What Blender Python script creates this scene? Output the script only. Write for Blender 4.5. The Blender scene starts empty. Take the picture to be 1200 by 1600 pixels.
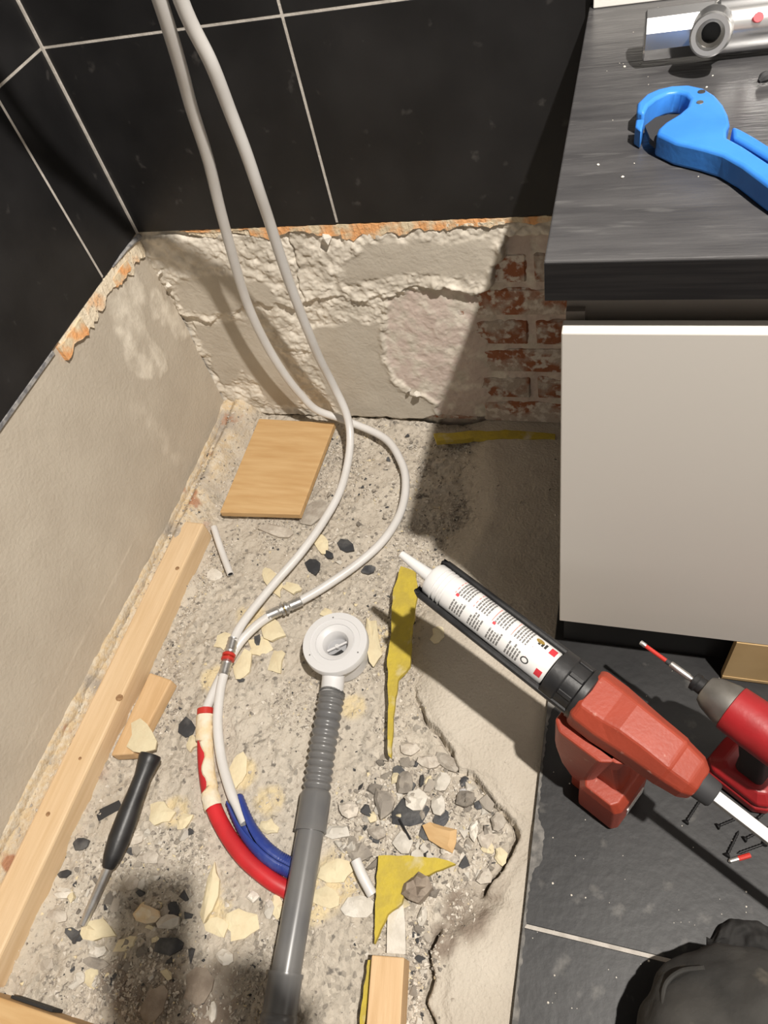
import bpy, bmesh, math, random
import numpy as np
from mathutils import Vector, Matrix, Euler

# ------------------------------------------------------------------ camera
W_PX, H_PX = 1200, 1600
F_PX = 1116.63
CAM = np.array([0.830, -1.000, 1.075])
ROT = np.array([[0.95404687, 0.23197923, -0.18968449],
                [0.07777303, -0.80300219, -0.59087972],
                [-0.28938888, 0.54897461, -0.78414345]])   # rows: image right, image down, forward
scene = bpy.context.scene
col = scene.collection
cd = bpy.data.cameras.new('camera')
cd.sensor_fit = 'VERTICAL'; cd.sensor_height = 24.0
cd.lens = F_PX / H_PX * 24.0
cd.clip_start = 0.02
camo = bpy.data.objects.new('camera', cd); col.objects.link(camo)
rt, dn, fw = ROT
M = Matrix(((rt[0], -dn[0], -fw[0], CAM[0]), (rt[1], -dn[1], -fw[1], CAM[1]), (rt[2], -dn[2], -fw[2], CAM[2]), (0, 0, 0, 1)))
camo.matrix_world = M
scene.camera = camo

# ------------------------------------------------------------------ light
LAMP = (1.420, -1.015, 2.35)
world = bpy.data.worlds.new('world'); scene.world = world; world.use_nodes = True
bg = world.node_tree.nodes['Background']
bg.inputs[0].default_value = (1.0, 0.955, 0.90, 1); bg.inputs[1].default_value = 0.40
ld = bpy.data.lights.new('downlight', 'SPOT'); ld.energy = 325; ld.color = (1.0, 0.94, 0.865)
ld.shadow_soft_size = 0.024; ld.spot_size = math.radians(150); ld.spot_blend = 0.6
lo = bpy.data.objects.new('downlight_beam', ld); lo.location = LAMP; col.objects.link(lo)
vs = scene.view_settings
vs.view_transform = 'Standard'; vs.look = 'None'; vs.gamma = 1.0; vs.exposure = 0.0; vs.use_curve_mapping = False

# ------------------------------------------------------------------ helpers
rng = random.Random(7)
nrng = np.random.default_rng(11)

def ray(u, v): return ROT.T @ np.array([(u - 600) / F_PX, (v - 800) / F_PX, 1.0])
def PZ(u, v, z=0.0): d = ray(u, v); return CAM + d * (z - CAM[2]) / d[2]
def PY(u, v, y=0.0): d = ray(u, v); return CAM + d * (y - CAM[1]) / d[1]
def PX(u, v, x=0.0): d = ray(u, v); return CAM + d * (x - CAM[0]) / d[0]
def PT(u, v, t): return CAM + ray(u, v) * t

_lat = nrng.random((256, 256))
def vnoise(x, y):
    x = np.asarray(x, float); y = np.asarray(y, float)
    xi = np.floor(x).astype(int); yi = np.floor(y).astype(int)
    fx = x - xi; fy = y - yi
    fx = fx * fx * (3 - 2 * fx); fy = fy * fy * (3 - 2 * fy)
    g = lambda a, b: _lat[a % 256, b % 256]
    return (g(xi, yi) * (1 - fx) + g(xi + 1, yi) * fx) * (1 - fy) + (g(xi, yi + 1) * (1 - fx) + g(xi + 1, yi + 1) * fx) * fy
def fbm(x, y, s, o=4):
    t = 0; a = 1.0; n = 0
    for k in range(o):
        t = t + a * (vnoise(np.asarray(x) * s + 17.3 * k, np.asarray(y) * s + 9.1 * k) - 0.5); n += a; a *= 0.5; s *= 2.03
    return t / n * 2
def sstep(a, b, x):
    t = np.clip((np.asarray(x, float) - a) / (b - a), 0, 1); return t * t * (3 - 2 * t)
def inpoly(x, y, poly):
    x = np.asarray(x); y = np.asarray(y); r = np.zeros(x.shape, bool); n = len(poly)
    for i in range(n):
        x1, y1 = poly[i]; x2, y2 = poly[(i + 1) % n]
        if y1 == y2: continue
        r ^= ((y1 > y) != (y2 > y)) & (x < (x2 - x1) * (y - y1) / (y2 - y1) + x1)
    return r
def polydist(x, y, poly, closed=True):
    d = np.full(np.shape(x), 9.0); n = len(poly)
    for i in range(n if closed else n - 1):
        ax, ay = poly[i]; bx, by = poly[(i + 1) % n]
        L2 = (bx - ax) ** 2 + (by - ay) ** 2 + 1e-12
        t = np.clip(((x - ax) * (bx - ax) + (y - ay) * (by - ay)) / L2, 0, 1)
        d = np.minimum(d, np.hypot(x - ax - t * (bx - ax), y - ay - t * (by - ay)))
    return d
def sdist(x, y, poly):
    d = polydist(x, y, poly); return np.where(inpoly(x, y, poly), d, -d)

# ---- materials
def new_mat(name):
    m = bpy.data.materials.new(name); m.use_nodes = True
    nt = m.node_tree; return m, nt, nt.nodes['Principled BSDF']
def N(nt, t, **kw):
    n = nt.nodes.new(t)
    for k, v in kw.items(): setattr(n, k, v)
    return n
def mat(name, c, rough=0.6, metal=0.0, c2=None, scale=20.0, lo_=0.4, hi_=0.6, bump=0.0, bscale=80.0, stretch=None, rnd=0.0, spec=0.5, detail=6, coat=0.0, trans=0.0, c3=None, s3=150.0, l3=0.62, h3=0.7):
    m, nt, b = new_mat(name)
    b.inputs['Roughness'].default_value = rough; b.inputs['Metallic'].default_value = metal
    b.inputs['Specular IOR Level'].default_value = spec; b.inputs['Coat Weight'].default_value = coat
    b.inputs['Transmission Weight'].default_value = trans
    tc = N(nt, 'ShaderNodeTexCoord'); vec = tc.outputs['Object']
    if stretch:
        mp = N(nt, 'ShaderNodeMapping'); mp.inputs['Scale'].default_value = stretch
        nt.links.new(vec, mp.inputs['Vector']); vec = mp.outputs['Vector']
    if rnd > 0:      # every copy gets its own patch of the texture
        oi0 = N(nt, 'ShaderNodeObjectInfo'); va = N(nt, 'ShaderNodeVectorMath', operation='ADD'); sc0 = N(nt, 'ShaderNodeMath', operation='MULTIPLY'); sc0.inputs[1].default_value = 23.7
        nt.links.new(oi0.outputs['Random'], sc0.inputs[0]); nt.links.new(vec, va.inputs[0]); nt.links.new(sc0.outputs[0], va.inputs[1]); vec = va.outputs['Vector']
    out = None
    def mixc(prev, colr, sc, l, h):
        nz = N(nt, 'ShaderNodeTexNoise'); nz.inputs['Scale'].default_value = sc; nz.inputs['Detail'].default_value = detail
        nt.links.new(vec, nz.inputs['Vector'])
        mr = N(nt, 'ShaderNodeMapRange'); mr.inputs['From Min'].default_value = l; mr.inputs['From Max'].default_value = h
        nt.links.new(nz.outputs['Fac'], mr.inputs['Value'])
        mx = N(nt, 'ShaderNodeMix', data_type='RGBA')
        nt.links.new(mr.outputs['Result'], mx.inputs['Factor'])
        if prev is None: mx.inputs['A'].default_value = (*c, 1)
        else: nt.links.new(prev, mx.inputs['A'])
        mx.inputs['B'].default_value = (*colr, 1)
        return mx.outputs['Result']
    if c2 is not None: out = mixc(None, c2, scale, lo_, hi_)
    if c3 is not None: out = mixc(out, c3, s3, l3, h3)
    if rnd > 0:
        oi = N(nt, 'ShaderNodeObjectInfo'); hs = N(nt, 'ShaderNodeHueSaturation')
        mr = N(nt, 'ShaderNodeMapRange'); mr.inputs['To Min'].default_value = 1 - rnd; mr.inputs['To Max'].default_value = 1 + rnd
        nt.links.new(oi.outputs['Random'], mr.inputs['Value']); nt.links.new(mr.outputs['Result'], hs.inputs['Value'])
        if out is None: hs.inputs['Color'].default_value = (*c, 1)
        else: nt.links.new(out, hs.inputs['Color'])
        out = hs.outputs['Color']
    if out is None: b.inputs['Base Color'].default_value = (*c, 1)
    else: nt.links.new(out, b.inputs['Base Color'])
    if bump > 0:
        nz = N(nt, 'ShaderNodeTexNoise'); nz.inputs['Scale'].default_value = bscale; nz.inputs['Detail'].default_value = 5
        nt.links.new(vec, nz.inputs['Vector'])
        bp = N(nt, 'ShaderNodeBump'); bp.inputs['Strength'].default_value = bump; bp.inputs['Distance'].default_value = 0.004
        nt.links.new(nz.outputs['Fac'], bp.inputs['Height']); nt.links.new(bp.outputs['Normal'], b.inputs['Normal'])
    return m

MT = {}
def M_(k): return MT[k]
MT['tile'] = mat('black_tile', (.0085, .0083, .0088), .42, c2=(.016, .0155, .016), scale=9, lo_=.4, hi_=.7, c3=(.075, .07, .066), s3=38, l3=.66, h3=.86, bump=.08, bscale=60, rnd=.12, spec=.4)
MT['floor_tile'] = mat('black_floor_tile', (.011, .011, .012), .48, c2=(.024, .0235, .0235), scale=7, lo_=.35, hi_=.7, c3=(.17, .16, .145), s3=26, l3=.62, h3=.85, bump=.12, bscale=70, spec=.4)
MT['grout'] = mat('pale_grout', (.50, .465, .42), .9, c2=(.40, .37, .33), scale=60, bump=.2, bscale=300)
MT['biscuit'] = mat('orange_tile_biscuit', (.78, .40, .17), .9, c2=(.70, .58, .40), scale=38, lo_=.45, hi_=.62, bump=.5, bscale=160)
MT['biscuit_cream'] = mat('cream_tile_adhesive', (.78, .68, .52), .9, c2=(.78, .47, .25), scale=16, lo_=.58, hi_=.68, c3=(.34, .27, .2), s3=160, l3=.6, h3=.7, bump=.8, bscale=130)
MT['crust'] = mat('grey_adhesive', (.10, .097, .092), .85, c2=(.20, .19, .175), scale=60, bump=.5, bscale=150)
MT['sealant'] = mat('grey_sealant', (.16, .16, .17), .5, c2=(.35, .34, .33), scale=90, bump=.4, bscale=120)
MT['brick'] = mat('red_brick', (.31, .115, .055), .9, c2=(.46, .385, .32), scale=17, lo_=.45, hi_=.55, c3=(.64, .58, .51), s3=70, l3=.5, h3=.62, bump=.6, bscale=120, rnd=.12)
MT['white_plastic'] = mat('white_plastic', (.65, .645, .645), .38, spec=.4)
MT['cup_grey'] = mat('light_grey_plastic', (.36, .36, .37), .4)
MT['pipe_white'] = mat('white_pipe_plastic', (.68, .665, .645), .36, c2=(.63, .61, .585), scale=12)
MT['grey_pipe'] = mat('grey_pvc', (.125, .125, .127), .28, c2=(.15, .148, .145), scale=14, spec=.5)
MT['dark_hole'] = mat('dark_inside', (.02, .02, .02), .7)
MT['steel'] = mat('bright_steel', (.66, .65, .63), .36, .9, c2=(.52, .51, .50), scale=60)
MT['chrome'] = mat('chrome', (.82, .82, .82), .22, .92)
MT['red_ring'] = mat('red_plastic_ring', (.50, .035, .025), .4)
MT['red_sleeve'] = mat('red_pipe_sleeve', (.60, .022, .028), .45, c2=(.48, .02, .025), scale=25)
MT['blue_sleeve'] = mat('blue_pipe_sleeve', (.022, .045, .24), .42, c2=(.06, .09, .28), scale=50, lo_=.5, hi_=.75)
MT['foam_crust'] = mat('cream_foam_crust', (.72, .56, .34), .85, c2=(.74, .66, .52), scale=40, bump=.5, bscale=110)
MT['foam'] = mat('pale_yellow_foam', (.71, .63, .43), .85, c2=(.66, .56, .37), scale=45, lo_=.35, hi_=.7, bump=.35, bscale=120, rnd=.06)
MT['mortar_pale'] = mat('pale_mortar', (.54, .49, .42), .92, c2=(.42, .37, .31), scale=60, bump=.5, bscale=190, rnd=.2)
MT['mortar_white'] = mat('white_plaster_chip', (.68, .64, .57), .92, c2=(.58, .54, .47), scale=50, bump=.4, bscale=160, rnd=.12)
MT['mortar_grey'] = mat('grey_mortar', (.235, .21, .18), .92, c2=(.32, .285, .24), scale=50, bump=.5, bscale=170, rnd=.22)
MT['shard'] = mat('black_tile_shard', (.035, .036, .04), .55, c2=(.12, .118, .115), scale=40, lo_=.45, hi_=.7, bump=.3, bscale=120, rnd=.25)
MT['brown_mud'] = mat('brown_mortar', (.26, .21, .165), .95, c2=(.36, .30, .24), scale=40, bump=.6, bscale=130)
MT['yellow'] = mat('yellow_membrane', (.52, .40, .045), .75, c2=(.45, .345, .05), scale=60, c3=(.6, .55, .42), s3=25, l3=.6, h3=.8, bump=.3, bscale=220)
def wood(name, c, c2, st):
    return mat(name, c, .62, c2=c2, scale=7, lo_=.32, hi_=.7, stretch=st, bump=.12, bscale=25, detail=8)
MT['wood_y'] = wood('pine_along_y', (.66, .45, .25), (.56, .36, .18), (14, 1.2, 14))
MT['wood_x'] = wood('pine_along_x', (.60, .40, .195), (.50, .30, .125), (1.3, 11, 11))
MT['wood_b'] = wood('pine_beam', (.71, .53, .335), (.61, .43, .245), (16, 1.0, 16))
MT['knot'] = mat('wood_knot', (.24, .13, .06), .7, c2=(.36, .22, .11), scale=150)
MT['worktop'] = mat('dark_grey_worktop', (.044, .043, .045), .31, c2=(.085, .083, .084), scale=7, lo_=.3, hi_=.72, stretch=(1.2, 9, 9), bump=.15, bscale=30, spec=.5, c3=(.13, .128, .126), s3=16, l3=.58, h3=.8)
MT['worktop_edge'] = mat('dark_worktop_edge', (.0085, .008, .0085), .65, c2=(.015, .014, .014), scale=8, stretch=(1, 12, 30), spec=.25)
MT['door'] = mat('pale_grey_lacquer', (.60, .57, .525), .5)
MT['carcass'] = mat('brown_grey_carcass', (.16, .14, .12), .6)
MT['plinth'] = mat('black_plinth', (.01, .01, .01), .6)
MT['white_paint'] = mat('white_paint', (.8, .78, .74), .7, bump=.05, bscale=200)
MT['cardboard'] = mat('cardboard', (.50, .35, .17), .8, c2=(.44, .30, .14), scale=12)
MT['blue_tool'] = mat('blue_tool_plastic', (.035, .20, .66), .42, c2=(.045, .235, .71), scale=18, bump=.06, bscale=160)
MT['black_plastic'] = mat('black_plastic', (.012, .012, .013), .42, c2=(.022, .022, .023), scale=30, bump=.05, bscale=200)
MT['gun_red'] = mat('worn_orange_red_plastic', (.33, .048, .023), .5, c2=(.27, .04, .02), scale=16, lo_=.35, hi_=.7, c3=(.55, .30, .24), s3=70, l3=.68, h3=.8, bump=.1, bscale=220)
MT['driver_red'] = mat('bright_red_plastic', (.33, .014, .018), .42, c2=(.27, .013, .016), scale=20, bump=.06, bscale=180)
MT['grey_metal'] = mat('dull_grey_metal', (.30, .29, .27), .42, 0.8, c2=(.24, .23, .21), scale=40)
MT['dark_rubber'] = mat('dark_rubber', (.03, .03, .032), .7)
MT['print_grey'] = mat('grey_print', (.17, .165, .16), .5)
MT['print_black'] = mat('black_print', (.03, .03, .03), .5)
MT['print_red'] = mat('red_print', (.58, .035, .05), .5)
MT['print_pink'] = mat('pale_red_print', (.70, .28, .26), .5)
MT['print_gold'] = mat('gold_seal', (.30, .20, .04), .45)
MT['cartridge'] = mat('white_cartridge', (.70, .69, .675), .32)
MT['rod'] = mat('brushed_rod', (.62, .61, .60), .38, 0.7)
MT['screw'] = mat('black_screw', (.008, .008, .009), .5, .3)
MT['brass'] = mat('brass', (.55, .38, .12), .3, 1.0)
MT['trouser'] = mat('black_work_trouser', (.026, .025, .023), .85, c2=(.048, .045, .040), scale=14, lo_=.4, hi_=.65, c3=(.13, .115, .09), s3=24, l3=.64, h3=.8, bump=.6, bscale=40)
MT['cloth'] = mat('black_cloth', (.010, .010, .010), .9, c2=(.02, .019, .018), scale=20, bump=.6, bscale=50)
MT['skin'] = mat('skin', (.55, .33, .23), .5)
MT['hair'] = mat('brown_hair', (.05, .03, .02), .6)
MT['phone'] = mat('dark_phone', (.02, .02, .022), .3)

# ---- building
def link(name, me, material, parent=None, origin=None):
    o = bpy.data.objects.new(name, me)
    if material is not None and len(me.materials) == 0:
        me.materials.append(MT[material] if isinstance(material, str) else material)
    col.objects.link(o)
    if parent is not None:
        o.parent = parent; o.matrix_parent_inverse = Matrix.Identity(4)
    if origin is not None: o.location = origin
    return o

class MB:
    def __init__(s): s.v = []; s.f = []
    def add(s, vs, fs):
        b = len(s.v); s.v += [tuple(float(c) for c in p) for p in vs]; s.f += [tuple(b + i for i in f) for f in fs]
        return s
    def box(s, lo3, hi3, mtx=None):
        x0, y0, z0 = lo3; x1, y1, z1 = hi3
        vs = [(x0, y0, z0), (x1, y0, z0), (x1, y1, z0), (x0, y1, z0), (x0, y0, z1), (x1, y0, z1), (x1, y1, z1), (x0, y1, z1)]
        if mtx is not None: vs = [tuple(mtx @ Vector(p)) for p in vs]
        return s.add(vs, [(0, 3, 2, 1), (4, 5, 6, 7), (0, 1, 5, 4), (1, 2, 6, 5), (2, 3, 7, 6), (3, 0, 4, 7)])
    def prism(s, poly, z0, z1, mtx=None):
        n = len(poly); a = sum(poly[i][0] * poly[(i + 1) % n][1] - poly[(i + 1) % n][0] * poly[i][1] for i in range(n))
        if a < 0: poly = poly[::-1]
        vs = [(p[0], p[1], z0) for p in poly] + [(p[0], p[1], z1) for p in poly]
        if mtx is not None: vs = [tuple(mtx @ Vector(p)) for p in vs]
        fs = [tuple(range(n - 1, -1, -1)), tuple(range(n, 2 * n))] + [(i, (i + 1) % n, n + (i + 1) % n, n + i) for i in range(n)]
        return s.add(vs, fs)
    def lathe(s, prof, p0, axis, seg=24, up=None, caps=True, a0=0.0, a1=None, sx=1.0):
        ax = Vector(axis).normalized(); u = Vector(up) if up is not None else (Vector((0, 0, 1)) if abs(ax.z) < .9 else Vector((1, 0, 0)))
        u = (u - ax * u.dot(ax)).normalized(); w = ax.cross(u); p0 = Vector(p0)
        full = a1 is None; a1 = 2 * math.pi if full else a1
        cnt = seg if full else seg + 1
        vs = []; fs = []
        for (h, r) in prof:
            for k in range(cnt):
                a = a0 + (a1 - a0) * k / seg
                vs.append(p0 + ax * h + u * (r * math.cos(a)) + w * (r * sx * math.sin(a)))
        m = len(prof)
        for i in range(m - 1):
            for k in range(seg):
                k2 = (k + 1) % seg if full else k + 1
                fs.append((i * cnt + k, i * cnt + k2, (i + 1) * cnt + k2, (i + 1) * cnt + k))
        if caps and full:
            fs.append(tuple(range(seg - 1, -1, -1))); fs.append(tuple((m - 1) * cnt + k for k in range(seg)))
        return s.add(vs, fs)
    def tube(s, path, r, seg=12, caps=True, a0=0.0, a1=None, inner=None):
        pts = [Vector(p) for p in path]; n = len(pts)
        rr = r if hasattr(r, '__len__') else [r] * n
        full = a1 is None; cnt = seg if full else seg + 1; A1 = 2 * math.pi if full else a1
        u = None; vs = []; fs = []
        for i, p in enumerate(pts):
            t = (pts[min(i + 1, n - 1)] - pts[max(i - 1, 0)]).normalized()
            if u is None:
                ref = Vector((0, 0, 1)) if abs(t.z) < .9 else Vector((0, 1, 0))
                u = (ref - t * ref.dot(t)).normalized()
            else: u = (u - t * u.dot(t)).normalized()
            w = t.cross(u)
            for k in range(cnt):
                a = a0 + (A1 - a0) * k / seg
                vs.append(p + (u * math.cos(a) + w * math.sin(a)) * rr[i])
        for i in range(n - 1):
            for k in range(seg):
                k2 = (k + 1) % seg if full else k + 1
                fs.append((i * cnt + k, i * cnt + k2, (i + 1) * cnt + k2, (i + 1) * cnt + k))
        if caps and full:
            fs.append(tuple(range(seg - 1, -1, -1))); fs.append(tuple((n - 1) * cnt + k for k in range(seg)))
        return s.add(vs, fs)
    def loft(s, rings, caps=True):
        n = len(rings[0]); vs = [p for r in rings for p in r]; fs = []
        for i in range(len(rings) - 1):
            for k in range(n):
                k2 = (k + 1) % n; fs.append((i * n + k, i * n + k2, (i + 1) * n + k2, (i + 1) * n + k))
        if caps: fs += [tuple(range(n - 1, -1, -1)), tuple((len(rings) - 1) * n + k for k in range(n))]
        return s.add(vs, fs)
    def mesh(s, name, origin=(0, 0, 0), smooth=35):
        me = bpy.data.meshes.new(name)
        o = origin
        me.from_pydata([(p[0] - o[0], p[1] - o[1], p[2] - o[2]) for p in s.v], [], s.f)
        bm = bmesh.new(); bm.from_mesh(me); bmesh.ops.recalc_face_normals(bm, faces=bm.faces); bm.to_mesh(me); bm.free()
        if smooth:
            me.polygons.foreach_set('use_smooth', [True] * len(me.polygons)); me.set_sharp_from_angle(angle=math.radians(smooth))
        return me
    def build(s, name, material, parent=None, origin=None, smooth=35, bevel=0.0, seg=2):
        if origin is None:
            if parent is not None: origin = tuple(parent.matrix_local.translation) if parent.parent is None else (0, 0, 0)
            else:
                a = np.array(s.v); origin = (float(a[:, 0].mean()), float(a[:, 1].mean()), float(a[:, 2].min()))
        if parent is not None:
            # parts are built in world coordinates; keep them there under the parent
            root = Vector((0, 0, 0)); p = parent
            while p is not None: root += p.location; p = p.parent
            a = np.array(s.v); c = a.mean(0)
            me = s.mesh(name, tuple(c), smooth)
            o = link(name, me, material, parent, tuple(Vector(c) - root))
        else:
            me = s.mesh(name, origin, smooth); o = link(name, me, material, None, origin)
        if bevel:
            b = o.modifiers.new('bevel', 'BEVEL'); b.width = bevel; b.segments = seg; b.limit_method = 'ANGLE'; b.angle_limit = math.radians(30)
            b.harden_normals = False
        return o

def tag(o, label=None, cat=None, group=None, kind=None):
    if label: o['label'] = label
    if cat: o['category'] = cat
    if group: o['group'] = group
    if kind: o['kind'] = kind
    return o
def thing(name, label, cat, loc, group=None):
    o = bpy.data.objects.new(name, None); o.empty_display_size = .03; o.location = tuple(float(c) for c in loc); col.objects.link(o)
    return tag(o, label, cat, group)

def crom(pts, n=10):
    P = [np.array(p, float) for p in pts]; P = [2 * P[0] - P[1]] + P + [2 * P[-1] - P[-2]]; out = []
    for i in range(1, len(P) - 2):
        p0, p1, p2, p3 = P[i - 1:i + 3]
        for k in range(n):
            t = k / n
            out.append(.5 * ((2 * p1) + (p2 - p0) * t + (2 * p0 - 5 * p1 + 4 * p2 - p3) * t * t + (3 * p1 - p0 - 3 * p2 + p3) * t ** 3))
    out.append(P[-2]); return out

def grid_mesh(name, A, B, pos, attrs=None):
    """A x B grid, pos(a,b)->(x,y,z) arrays"""
    aa, bb = np.meshgrid(A, B, indexing='ij'); x, y, z = pos(aa, bb)
    na, nb = len(A), len(B)
    co = np.stack([x, y, z], -1).reshape(-1, 3)
    idx = np.arange(na * nb).reshape(na, nb)
    q = np.stack([idx[:-1, :-1], idx[1:, :-1], idx[1:, 1:], idx[:-1, 1:]], -1).reshape(-1, 4)
    me = bpy.data.meshes.new(name)
    me.vertices.add(len(co)); me.vertices.foreach_set('co', co.ravel())
    me.loops.add(q.size); me.loops.foreach_set('vertex_index', q.ravel())
    me.polygons.add(len(q)); me.polygons.foreach_set('loop_start', np.arange(len(q)) * 4)
    me.update(calc_edges=True); me.validate()
    me.polygons.foreach_set('use_smooth', np.ones(len(q), bool))
    for k, v in (attrs or {}).items():
        at = me.attributes.new(k, 'FLOAT', 'POINT'); at.data.foreach_set('value', np.asarray(v, np.float32).ravel())
    return me

# ------------------------------------------------------------------ the pit floor as a height field
PIT_X = 0.772
LEDGE_PX = [(735, 690), (740, 800), (700, 870), (640, 1000), (650, 1085), (665, 1123), (686, 1144), (706, 1172), (713, 1198), (738, 1208), (760, 1234), (770, 1252), (788, 1266), (804, 1286), (809, 1306), (800, 1328), (786, 1356), (765, 1377), (752, 1405), (692, 1445), (670, 1485), (677, 1525), (666, 1570), (680, 1600)]
LEDGE = np.array([PZ(u, v, -.02)[:2] for u, v in LEDGE_PX])
LEDGE = np.vstack([[.56, .05], LEDGE, [.69, -1.35]])
def ledge_d(x, y):
    xl = np.interp(-np.asarray(y), -LEDGE[:, 1], LEDGE[:, 0])
    return np.asarray(x) - xl
def zf(x, y):
    x = np.asarray(x, float); y = np.asarray(y, float)
    d = ledge_d(x, y) + .003 * fbm(x, y, 90, 3)
    hard = sstep(-.56, -.62, y)
    mud = sstep(-.845, -.86, y) * sstep(-.915, -.9, y)
    sm = sstep(-.004, .004, d) * hard * (1 - mud) + sstep(-.03, .05, d) * (1 - hard * (1 - mud))
    rough = .0065 * fbm(x, y, 28, 3) + .0035 * fbm(x, y, 110, 3)
    smooth = .0025 * fbm(x, y, 14, 3) + .0006 * fbm(x, y, 120, 2)
    z = (-.036 + rough) * (1 - sm) + (-.013 + smooth) * sm
    z = z - .022 * np.exp(-((d + .002) / .0032) ** 2) * hard * (1 - mud) * sstep(.0, .25, vnoise(x * 30, y * 30) + .1)
    # second, lower slab step inside the ledge near the tiles
    z = z - .004 * sm * hard * (1 - sstep(.012, .03, d + .012 * fbm(x, y, 22, 2)))
    # crumbly bank along the left wall
    far = sstep(-.44, -.33, y)
    wallh = .012 + .030 * sstep(-.3, -1.0, y)
    bt = wallh + (.002 - wallh) * sstep(.0, .017, x) + .004 * fbm(x, y, 60, 4) * (1 - .6 * sstep(.008, .016, x) * (1 - far)) + .016 * far * sstep(.01, .03, x)
    bk = 1 - sstep(.03, .085, x + .012 * fbm(x, y, 20, 2))
    z = z * (1 - bk) + np.maximum(bt, z) * bk
    jig = .0035 * fbm(y * 1.0, y * 0 + 3, 25, 4)
    z = z - .045 * np.exp(-((x - .0015 - jig) / .0026) ** 2) * sstep(-.03, -.12, y)
    # rubble heaped against the back wall
    bb = sstep(-.05, .0, y + .01 * fbm(x, y, 25, 2)) * (1 - sstep(.38, .5, x))
    z = z + bb * (.012 + .006 * fbm(x, y, 50, 3))
    return z
def zfs(x, y): return float(zf(np.array([x]), np.array([y]))[0])
def PF(u, v, dz=0.0):
    z = -.03
    for _ in range(4):
        p = PZ(u, v, z + dz); z = zfs(p[0], p[1])
    return PZ(u, v, z + dz)

def floor_mat():
    m, nt, b = new_mat('dusty_broken_concrete')
    b.inputs['Roughness'].default_value = .95; b.inputs['Specular IOR Level'].default_value = .2
    tc = N(nt, 'ShaderNodeTexCoord'); L = nt.links.new
    def noise(s, d=6):
        n = N(nt, 'ShaderNodeTexNoise'); n.inputs['Scale'].default_value = s; n.inputs['Detail'].default_value = d; L(tc.outputs['Object'], n.inputs['Vector']); return n.outputs['Fac']
    def rng_(v, a, c):
        r = N(nt, 'ShaderNodeMapRange'); r.inputs['From Min'].default_value = a; r.inputs['From Max'].default_value = c; L(v, r.inputs['Value']); return r.outputs['Result']
    def mix(f, a, c):
        x = N(nt, 'ShaderNodeMix', data_type='RGBA'); L(f, x.inputs['Factor'])
        for s, v in (('A', a), ('B', c)):
            if isinstance(v, tuple): x.inputs[s].default_value = (*v, 1)
            else: L(v, x.inputs[s])
        return x.outputs['Result']
    def mul(a, c):
        x = N(nt, 'ShaderNodeMath', operation='MULTIPLY'); L(a, x.inputs[0])
        if isinstance(c, float): x.inputs[1].default_value = c
        else: L(c, x.inputs[1])
        return x.outputs[0]
    def attr(n): a = N(nt, 'ShaderNodeAttribute'); a.attribute_name = n; return a.outputs['Fac']
    grav, stain, bank, mud = attr('gravel'), attr('stain'), attr('bank'), attr('mud')
    dusty = mix(rng_(noise(7), .35, .68), (.56, .505, .425), (.47, .415, .34))
    vor = N(nt, 'ShaderNodeTexVoronoi'); vor.inputs['Scale'].default_value = 170; L(tc.outputs['Object'], vor.inputs['Vector'])
    cell = N(nt, 'ShaderNodeSeparateColor'); L(vor.outputs['Color'], cell.inputs[0])
    gcol = mix(rng_(cell.outputs[0], .2, .9), (.34, .305, .255), (.66, .60, .51))
    gcol = mix(rng_(cell.outputs[1], .84, .9), gcol, (.07, .068, .066))
    gmask = mul(rng_(noise(16), .42, .6), grav)
    c = mix(mul(gmask, .45), dusty, gcol)
    c = mix(mul(rng_(noise(75), .62, .7), grav), c, (.2, .18, .155))
    bcol = mix(rng_(noise(90), .4, .62), (.60, .47, .30), (.64, .56, .44))
    bcol = mix(rng_(noise(10), .5, .62), bcol, (.40, .35, .29))
    bcol = mix(rng_(noise(14, 3), .62, .68), bcol, (.42, .22, .13))
    c = mix(bank, c, bcol)
    c = mix(mul(stain, rng_(noise(35), .35, .5)), c, (.66, .55, .35))
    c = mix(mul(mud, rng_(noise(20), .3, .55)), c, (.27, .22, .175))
    L(c, b.inputs['Base Color'])
    bp = N(nt, 'ShaderNodeBump'); bp.inputs['Strength'].default_value = .7; bp.inputs['Distance'].default_value = .004
    L(noise(220, 5), bp.inputs['Height']); L(bp.outputs['Normal'], b.inputs['Normal'])
    return m

fx = np.arange(-.012, PIT_X + .009, .0024); fy = np.arange(-1.24, .021, .0026)
gx, gy = np.meshgrid(fx, fy, indexing='ij')
gd = ledge_d(gx, gy)
grav = 1 - sstep(-.02, .03, gd)
bank = (1 - sstep(.03, .085, gx + .012 * fbm(gx, gy, 20, 2)))
def blobs(spec):
    s = np.zeros(gx.shape)
    for (u, v, r) in spec:
        p = PZ(u, v, -.03); s = np.maximum(s, 1 - sstep(r * .5, r, np.hypot(gx - p[0], gy - p[1]) + .01 * fbm(gx, gy, 35, 3)))
    return s
stain = blobs([(380, 1210, .03), (420, 1250, .03), (500, 1170, .028), (530, 1370, .045), (500, 1400, .04), (590, 1000, .035), (340, 1420, .03), (390, 960, .035), (330, 1060, .03), (550, 1100, .03), (270, 1270, .03)])
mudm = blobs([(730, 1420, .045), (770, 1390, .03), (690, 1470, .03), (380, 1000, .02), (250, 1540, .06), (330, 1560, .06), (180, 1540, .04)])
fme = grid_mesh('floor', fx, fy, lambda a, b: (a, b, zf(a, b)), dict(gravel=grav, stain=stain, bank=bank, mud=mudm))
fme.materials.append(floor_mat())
floor = bpy.data.objects.new('floor', fme); col.objects.link(floor); tag(floor, kind='structure', label='broken dusty concrete floor where the shower tray was')
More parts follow.
